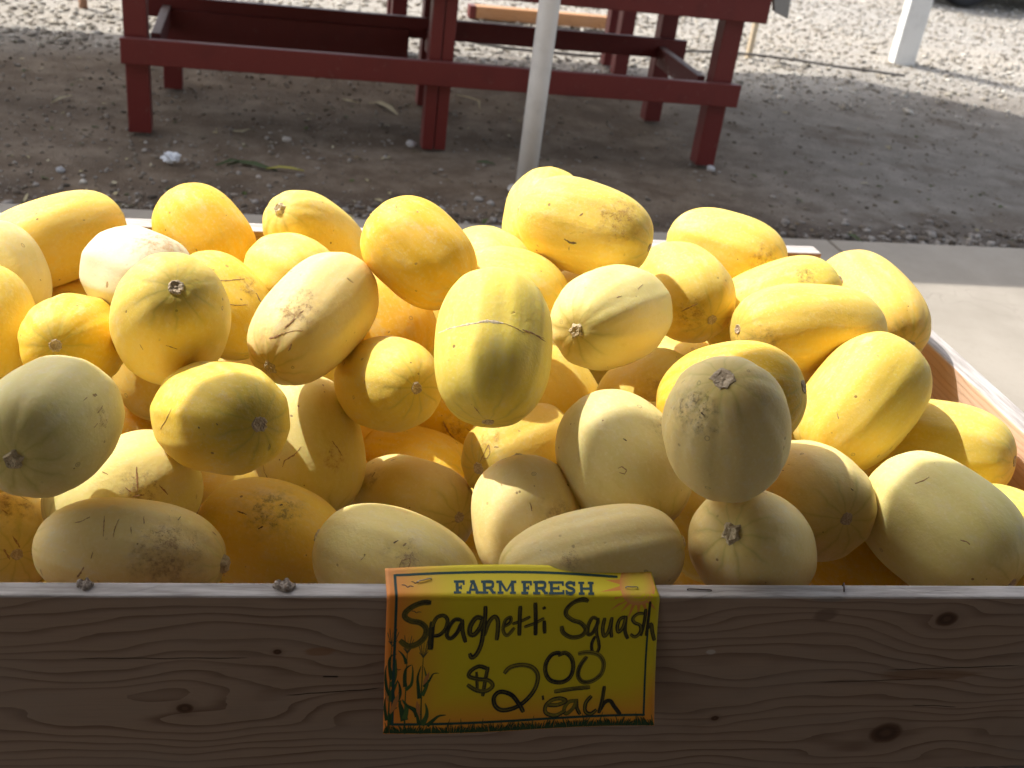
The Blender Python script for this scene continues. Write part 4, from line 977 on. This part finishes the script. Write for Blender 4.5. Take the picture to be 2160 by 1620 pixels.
(73, (0.9004, 1.2418, 0.5986), (0.222, -0.8899, -0.3986), 0.064, 0.0835, (0.854, 0.637, 0.112), 'disc', None, 'shaded squash in the gap below the squash touching the right board'),
(68, (0.2103, 1.5651, 0.7248), (0.4544, -0.7044, -0.5453), 0.0607, 0.0754, (0.814, 0.626, 0.111), 'disc', None, 'shaded squash in the gap below the tiny dotted back row squash'),
(69, (0.4905, 1.6163, 0.7334), (0.7939, -0.6072, -0.0323), 0.064, 0.0837, (0.895, 0.615, 0.105), 'disc', None, 'squash in the gap under the topmost squash'),
(71, (0.585, 1.629, 0.6314), (0.7122, -0.6861, -0.1484), 0.065, 0.0873, (0.809, 0.646, 0.108), 'disc', None, 'squash in the dark gap below the cream topped star stemmed squash'),
(74, (0.2465, 1.6571, 0.5953), (0.4568, -0.7042, -0.5435), 0.0641, 0.0861, (0.778, 0.603, 0.11), 'disc', None, 'dark squash sliver left of the tall banded squash'),
(106, (0.4769, 1.1694, 0.733), (-0.9514, -0.3021, -0.0603), 0.0649, 0.094, (0.875, 0.593, 0.113), 'disc', None, 'squash glimpsed left of the leaning grey green squash, above the upright pale one'),
(111, (0.8471, 1.372, 0.7473), (-0.7565, 0.6535, 0.0264), 0.0585, 0.0858, (0.863, 0.6, 0.109), 'disc', None, 'squash in the gap between the clean diagonal squash and the long scarred one'),
(114, (-0.3704, 1.1152, 0.7968), (0.7103, -0.3414, -0.6156), 0.0614, 0.0892, (0.892, 0.652, 0.113), 'disc', None, 'squash sliver at the left edge under the squash cut by that edge'),
(123, (-0.1958, 0.9679, 0.6282), (-0.9051, 0.4079, -0.1202), 0.0612, 0.0917, (0.85, 0.64, 0.109), 'disc', None, 'squash low against the front board under the right end of the brown patched one'),
(127, (-0.2909, 1.0789, 0.5564), (-0.9865, -0.0118, -0.163), 0.046, 0.0589, (0.837, 0.596, 0.11), 'disc', None, 'squash low against the front board under the left end of the brown patched one'),
(128, (-0.0769, 1.1109, 0.5497), (0.4408, -0.8976, -0.0055), 0.046, 0.0589, (0.838, 0.675, 0.109), 'disc', None, 'squash low against the front board under the dark specked squash'),
(129, (0.8613, 0.9842, 0.5966), (0.7383, -0.5782, 0.3473), 0.046, 0.0589, (0.877, 0.643, 0.109), 'disc', None, 'squash low against the front board under the large corner squash'),
(130, (0.0666, 1.3531, 0.5315), (-0.1355, 0.1503, 0.9793), 0.0571, 0.0731, (0.874, 0.568, 0.11), 'disc', None, 'squash deep between the cream upright squash and the dark end scarred oval one'),
(131, (0.0798, 1.4856, 0.5751), (0.9323, -0.2092, 0.2949), 0.046, 0.0589, (0.865, 0.563, 0.106), 'disc', None, 'squash sliver between the cream upright squash and the small round brown scarred one'),
(132, (0.0373, 1.0798, 0.5408), (-0.6724, 0.4588, -0.5808), 0.046, 0.0589, (0.871, 0.609, 0.106), 'disc', None, 'squash low by the board between the dark specked squash and the blunt one'),
(133, (0.3141, 1.2886, 0.5644), (-0.2272, 0.8512, -0.4732), 0.046, 0.0589, (0.829, 0.603, 0.113), 'disc', None, "squash sliver just above the upright pale squash behind the sign's middle"),
(135, (0.278, 1.4108, 0.4944), (-0.195, 0.9407, 0.2777), 0.046, 0.0589, (0.853, 0.609, 0.107), 'disc', None, 'squash sliver just right of the dark end scarred oval squash'),
(136, (0.0389, 1.4693, 0.6891), (0.6339, 0.13, 0.7625), 0.0555, 0.071, (0.838, 0.644, 0.111), 'disc', None, 'squash in the gap just left of the small round brown scarred squash'),
(141, (-0.2856, 1.5158, 0.6285), (-0.8139, -0.0615, 0.5778), 0.046, 0.0589, (0.859, 0.612, 0.105), 'disc', None, 'squash deep in the gap between the big star scarred squash and the deep yellow one'),
]

# ================================================================== THE SQUASHES
MSQ = m_squash()
MCK = m_cork('corky_scar', (.62, .51, .36), (.42, .32, .21)); MSTM = m_cork('stem_wood', (.66, .55, .36), (.44, .35, .21)); MGRN = m_cork('green_calyx', (.20, .21, .07), (.30, .27, .10))
NS, NR = 80, 46
def rind(k, r, L, star):
    rg = random.Random(k*7+1); nrm = np.random.default_rng(k)
    egg = rg.uniform(-.04, .04); nl = 10; ph = rg.random()*6.28; am = rg.uniform(.004, .013)
    bx, bp = rg.uniform(.0, .016), rg.random()*6.28
    pw = rg.uniform(2.25, 2.6)
    ph2 = nrm.random(6)*6.28
    v = [(0, 0, -L)]; f = []
    dim_t = .020 if star else .008
    for i in range(1, NR):
        th = math.pi*i/NR; u = -math.cos(th); s = (1-abs(u)**pw)**(1/pw)
        for j in range(NS):
            a = 2*math.pi*j/NS
            e1 = max(0, (u-.45)/.55)**2; e0 = max(0, (-u-.6)/.4)**2
            rib = math.cos(nl*a+ph)+.35*math.cos(2*nl*a+ph*1.7)+.5*math.cos((nl-3)*a+ph2[3])
            fold = (abs(math.cos(nl/2*a+ph/2)))**.5-.7
            k_ = 1+egg*u+am*rib*(1-u*u)**.3+(.10 if star else .05)*fold*e1*(1-e1*.35)+.03*fold*e0
            k_ += .010*math.sin(2*a+ph2[0]+2*u)+.006*math.sin(3*a+ph2[1]-3*u)+.006*math.sin(a*5+ph2[2]+5*u)
            rad = r*s*k_
            z = L*u
            rn = rad/r
            z -= (1 if u > 0 else -1)*L*(dim_t if u > 0 else .010)*math.exp(-(rn/.16)**2)*1.2
            ox = bx*r*math.sin(math.pi*u*.5+bp); v.append((rad*math.cos(a)+ox, rad*math.sin(a), z))
    v.append((0, 0, L*(1-dim_t*1.2)))
    v[0] = (0, 0, -L*(1-.012))
    ox0 = bx*r*math.sin(-math.pi*.5+bp); ox1 = bx*r*math.sin(math.pi*.5+bp)
    v[0] = (ox0, 0, v[0][2]); v[-1] = (ox1, 0, v[-1][2])
    for j in range(NS): f.append((0, 1+(j+1) % NS, 1+j))
    for i in range(NR-2):
        for j in range(NS):
            a = 1+i*NS+j; b = 1+i*NS+(j+1) % NS; f.append((a, b, b+NS, a+NS))
    t = len(v)-1; q = 1+(NR-2)*NS
    for j in range(NS): f.append((q+j, q+(j+1) % NS, t))
    return v, f, v[-1], v[0]
def scar_disc(k, rad, rough):
    rg = random.Random(k*13+5); bm = bmesh.new(); n = 20; rings = []
    for rr, zz in ((1.10, -.0030), (1.0, .0010), (.82, .0016), (.55, .0009), (.28, .0004)):
        rings.append([bm.verts.new((math.cos(6.2832*j/n)*rad*rr*(1+rough*rg.uniform(-.16, .16)+.06*math.cos(5*6.2832*j/n)), math.sin(6.2832*j/n)*rad*rr*(1+rough*rg.uniform(-.16, .16)), zz+rg.uniform(-.0003, .0004))) for j in range(n)])
    c = bm.verts.new((0, 0, .0012))
    for a, b in zip(rings[:-1], rings[1:]):
        for j in range(n): bm.faces.new((a[j], a[(j+1) % n], b[(j+1) % n], b[j]))
    for j in range(n): bm.faces.new((rings[-1][j], rings[-1][(j+1) % n], c))
    return bm
def star_stub(k, rad):
    rg = random.Random(k*17+3); bm = bmesh.new(); n = 20; rings = []
    hgt = rg.uniform(.004, .0075)
    for rr, zz, st in ((1.32, -.0026, .20), (1.06, .0010, .17), (.86, .0036, .14), (.76, hgt*.8, .10), (.68, hgt, .10), (.35, hgt*.80, .05)):
        row = []
        for j in range(n):
            a = 6.2832*j/n; s = 1+st*math.cos(5*a+.6*math.sin(a+k))+st*.5*math.cos(2*a+k)+rg.uniform(-.10, .10)
            row.append(bm.verts.new((math.cos(a)*rad*rr*s+(zz*.25 if zz > 0 else 0), math.sin(a)*rad*rr*s, zz+rg.uniform(-.0006, .0006)+(.0012*rg.random() if zz > .005 else 0))))
        rings.append(row)
    c = bm.verts.new((.001, 0, hgt*.78))
    for a, b in zip(rings[:-1], rings[1:]):
        for j in range(n): bm.faces.new((a[j], a[(j+1) % n], b[(j+1) % n], b[j]))
    for j in range(n): bm.faces.new((rings[-1][j], rings[-1][(j+1) % n], c))
    return bm
GRP = 'spaghetti squashes heaped in the wooden crate'
# scratches and cork lines one can follow on single fruits (pixel paths, width in px)
BR, PALE, DK = (.40, .24, .115), (.68, .56, .38), (.17, .12, .075)
SCR = {21: [([(925, 703), (945, 694), (965, 689)], 5, PALE), ([(962, 690), (985, 684), (1012, 681)], 6, PALE), ([(1008, 680), (1032, 677), (1062, 682)], 7, PALE), ([(1062, 682), (1085, 690), (1108, 703)], 2, BR), ([(1102, 695), (1125, 703), (1150, 720)], 4, BR), ([(1110, 700), (1130, 706), (1148, 714)], 2, BR), ([(1000, 858), (1012, 872)], 3, BR)],
 24: [([(568, 714), (580, 711), (592, 706)], 6, BR), ([(600, 690), (612, 683), (622, 672)], 5, BR), ([(628, 665), (640, 655)], 4, BR), ([(590, 705), (620, 698), (640, 697)], 2, BR), ([(615, 725), (612, 735), (608, 740)], 4, BR)],
 10: [([(288, 985), (289, 1010), (290, 1035)], 4, BR), ([(280, 1048), (292, 1045), (304, 1044)], 4, BR), ([(264, 1028), (276, 1038)], 3, BR), ([(336, 1024), (345, 1033), (354, 1043)], 3, BR), ([(215, 995), (228, 1001)], 2, BR)],
 12: [([(636, 942), (620, 960), (600, 972), (596, 985)], 3, BR), ([(553, 975), (558, 995), (566, 1012)], 3, BR), ([(572, 1010), (578, 1018)], 4, BR), ([(700, 930), (712, 945), (722, 962)], 3, BR)],
 2: [([(220, 1088), (219, 1110), (218, 1132)], 2.5, BR), ([(251, 1095), (241, 1118), (239, 1134)], 2, BR), ([(276, 1112), (277, 1126)], 2, BR), ([(303, 1090), (304, 1105)], 2, BR), ([(158, 1103), (172, 1100), (190, 1090)], 3, BR), ([(163, 1218), (170, 1208), (177, 1196)], 4, BR), ([(192, 1178), (196, 1164)], 2.5, BR), ([(375, 1098), (381, 1090)], 2.5, DK)],
 33: [([(446, 592), (480, 592), (516, 588)], 3, BR), ([(474, 639), (498, 644), (522, 643)], 2.5, BR), ([(540, 618), (548, 634), (558, 645)], 4, BR)],
 54: [([(1012, 976), (1024, 950), (1031, 938), (1034, 956), (1028, 966), (1020, 968)], 3, BR), ([(1042, 943), (1052, 943)], 4, BR)],
 4: [([(842, 1196), (848, 1182), (864, 1177), (866, 1186), (860, 1200), (846, 1203), (842, 1196)], 2.5, BR), ([(830, 1146), (840, 1140)], 4, DK), ([(760, 1182), (770, 1172)], 2, BR)],
 43: [([(1438, 657), (1455, 648), (1472, 640)], 3, BR)], 53: [([(934, 888), (946, 912), (963, 930)], 4, BR), ([(984, 904), (1002, 916)], 3, BR)],
 40: [([(1190, 504), (1202, 512), (1216, 513)], 5, DK), ([(1222, 455), (1230, 450)], 3, BR)], 13: [([(784, 1008), (791, 996)], 2, DK)], 9: [([(176, 845), (184, 838)], 2, BR), ([(205, 872), (212, 864), (216, 856)], 2.5, BR), ([(198, 902), (206, 893)], 2, BR)],
 15: [([(1303, 988), (1312, 984), (1322, 992), (1318, 1000), (1306, 997)], 3, BR), ([(1315, 925), (1322, 930)], 3, DK)], 16: [([(1420, 1006), (1432, 1014), (1440, 1024)], 3, DK), ([(1478, 870), (1486, 876)], 4, DK)],
 1: [([(10, 1036), (35, 1043), (60, 1056)], 2, BR), ([(26, 1130), (34, 1142), (42, 1155)], 4, BR), ([(8, 1158), (14, 1168), (21, 1180)], 5, BR), ([(5, 1075), (16, 1084)], 3, BR)],
 7: [([(1930, 1020), (1948, 1014), (1960, 1006)], 2.5, BR), ([(2026, 1139), (2038, 1142), (2046, 1149)], 4, BR)], 3: [([(500, 1078), (520, 1085)], 3, DK), ([(545, 1116), (555, 1110)], 4, DK), ([(590, 1066), (596, 1064)], 5, DK)],
 25: [([(350, 728), (362, 732), (374, 736)], 3, BR), ([(295, 726), (302, 738)], 2, BR)], 11: [([(338, 905), (348, 890), (362, 862)], 2.5, BR), ([(418, 900), (421, 904)], 4, DK), ([(457, 893), (459, 897)], 4, DK)], 18: [([(1762, 990), (1772, 1000)], 2, BR), ([(1765, 870), (1769, 884)], 2, BR)],
 22: [([(1300, 628), (1312, 624)], 2, BR), ([(1345, 610), (1356, 600)], 2, BR)], 17: [([(1794, 1030), (1800, 1034)], 3, DK)], 14: [([(1118, 1060), (1122, 1078)], 4, BR), ([(1150, 1095), (1160, 1110)], 4, BR)]}
def scratches(o, lst):
    bpy.context.view_layer.update()
    mw = o.matrix_world; mi = mw.inverted(); org = mi @ Vector((0, 0, CAMZ)); bm = bmesh.new(); lay = bm.verts.layers.float_color.new('Col'); rg = random.Random(len(lst)*31+int(lst[0][0][0][0]))
    for pts, wd, colr in lst:
        q = []
        for i in range(len(pts)-1):
            n = max(3, int(math.hypot(pts[i+1][0]-pts[i][0], pts[i+1][1]-pts[i][1])/3))
            q += [(pts[i][0]+(pts[i+1][0]-pts[i][0])*t/n+rg.uniform(-.5, .5), pts[i][1]+(pts[i+1][1]-pts[i][1])*t/n+rg.uniform(-.5, .5)) for t in range(n)]
        q.append(pts[-1]); row = []
        for x, y in q:
            d = (mi.to_3x3() @ px_ray(x, y)).normalized(); ok, loc, nor, _i = o.ray_cast(org, d)
            if ok: row.append((loc, nor, (loc-org).length/F_PX))
        if len(row) < 2: continue
        prev = None
        for i, (loc, nor, s) in enumerate(row):
            tg = (row[min(i+1, len(row)-1)][0]-row[max(i-1, 0)][0]).normalized(); sd_ = nor.cross(tg).normalized()
            w_ = wd*s*(.25+.75*math.sin(math.pi*(i+.4)/(len(row)-.2))**.6)*rg.uniform(.45, 1.25)*.5
            ac = [bm.verts.new(loc+nor*.00015+sd_*w_), bm.verts.new(loc+nor*.0004), bm.verts.new(loc+nor*.00015-sd_*w_)]
            f_ = rg.uniform(.75, 1.25)
            for v_ in ac: v_[lay] = (*(c_*f_ for c_ in colr), 1)
            if prev:
                for j in range(2): bm.faces.new((prev[j], prev[j+1], ac[j+1], ac[j]))
            prev = ac
    from_bm('scratches', bm, MSCR, o)['kind'] = 'stuff'
MSCR = m_vcol('cork_scratch', .85, .15, 500, .0003)
for k, P, ax, r, L, colr, tip, scar, lab in SQ:
    v, f, top, bot = rind(k, r*1.045, L*1.015, tip == 'star')
    o = from_py('squash', v, f, MSQ, None, True)
    q = Vector(ax).to_track_quat('Z', 'Y') @ Quaternion((0, 0, 1), random.Random(k).random()*6.28)
    o.rotation_mode = 'QUATERNION'; o.rotation_quaternion = q; o.location = P
    o.color = (*colr, 1); o['half'] = float(L)
    if scar:
        o['scar_pos'] = list(q.inverted() @ (Vector(scar[:3])-Vector(P))); o['scar_rad'] = float(scar[3]); o['scar_col'] = list(scar[4:7])
    else:
        o['scar_pos'] = [9.0, 9.0, 9.0]; o['scar_rad'] = .01; o['scar_col'] = [.2, .1, .05]
    tag(o, lab, 'squash', GRP)
    if k in SCR: scratches(o, SCR[k])
    rg = random.Random(k+99)
    for end, kind in ((1, tip), (-1, 'disc' if tip == 'star' else 'star')):
        pos = Vector(top if end > 0 else bot)
        if kind == 'star':
            bm = star_stub(k, rg.uniform(.0085, .0105)); e = from_bm('stem_stub', bm, MSTM, o)
        else:
            bm = scar_disc(k, rg.uniform(.0062, .0085) if k != 16 else .0115, 1.0 if k != 16 else 1.6); e = from_bm('blossom_scar', bm, MCK, o)
        e.location = pos
        if end < 0: e.rotation_euler = (math.pi, 0, 0)
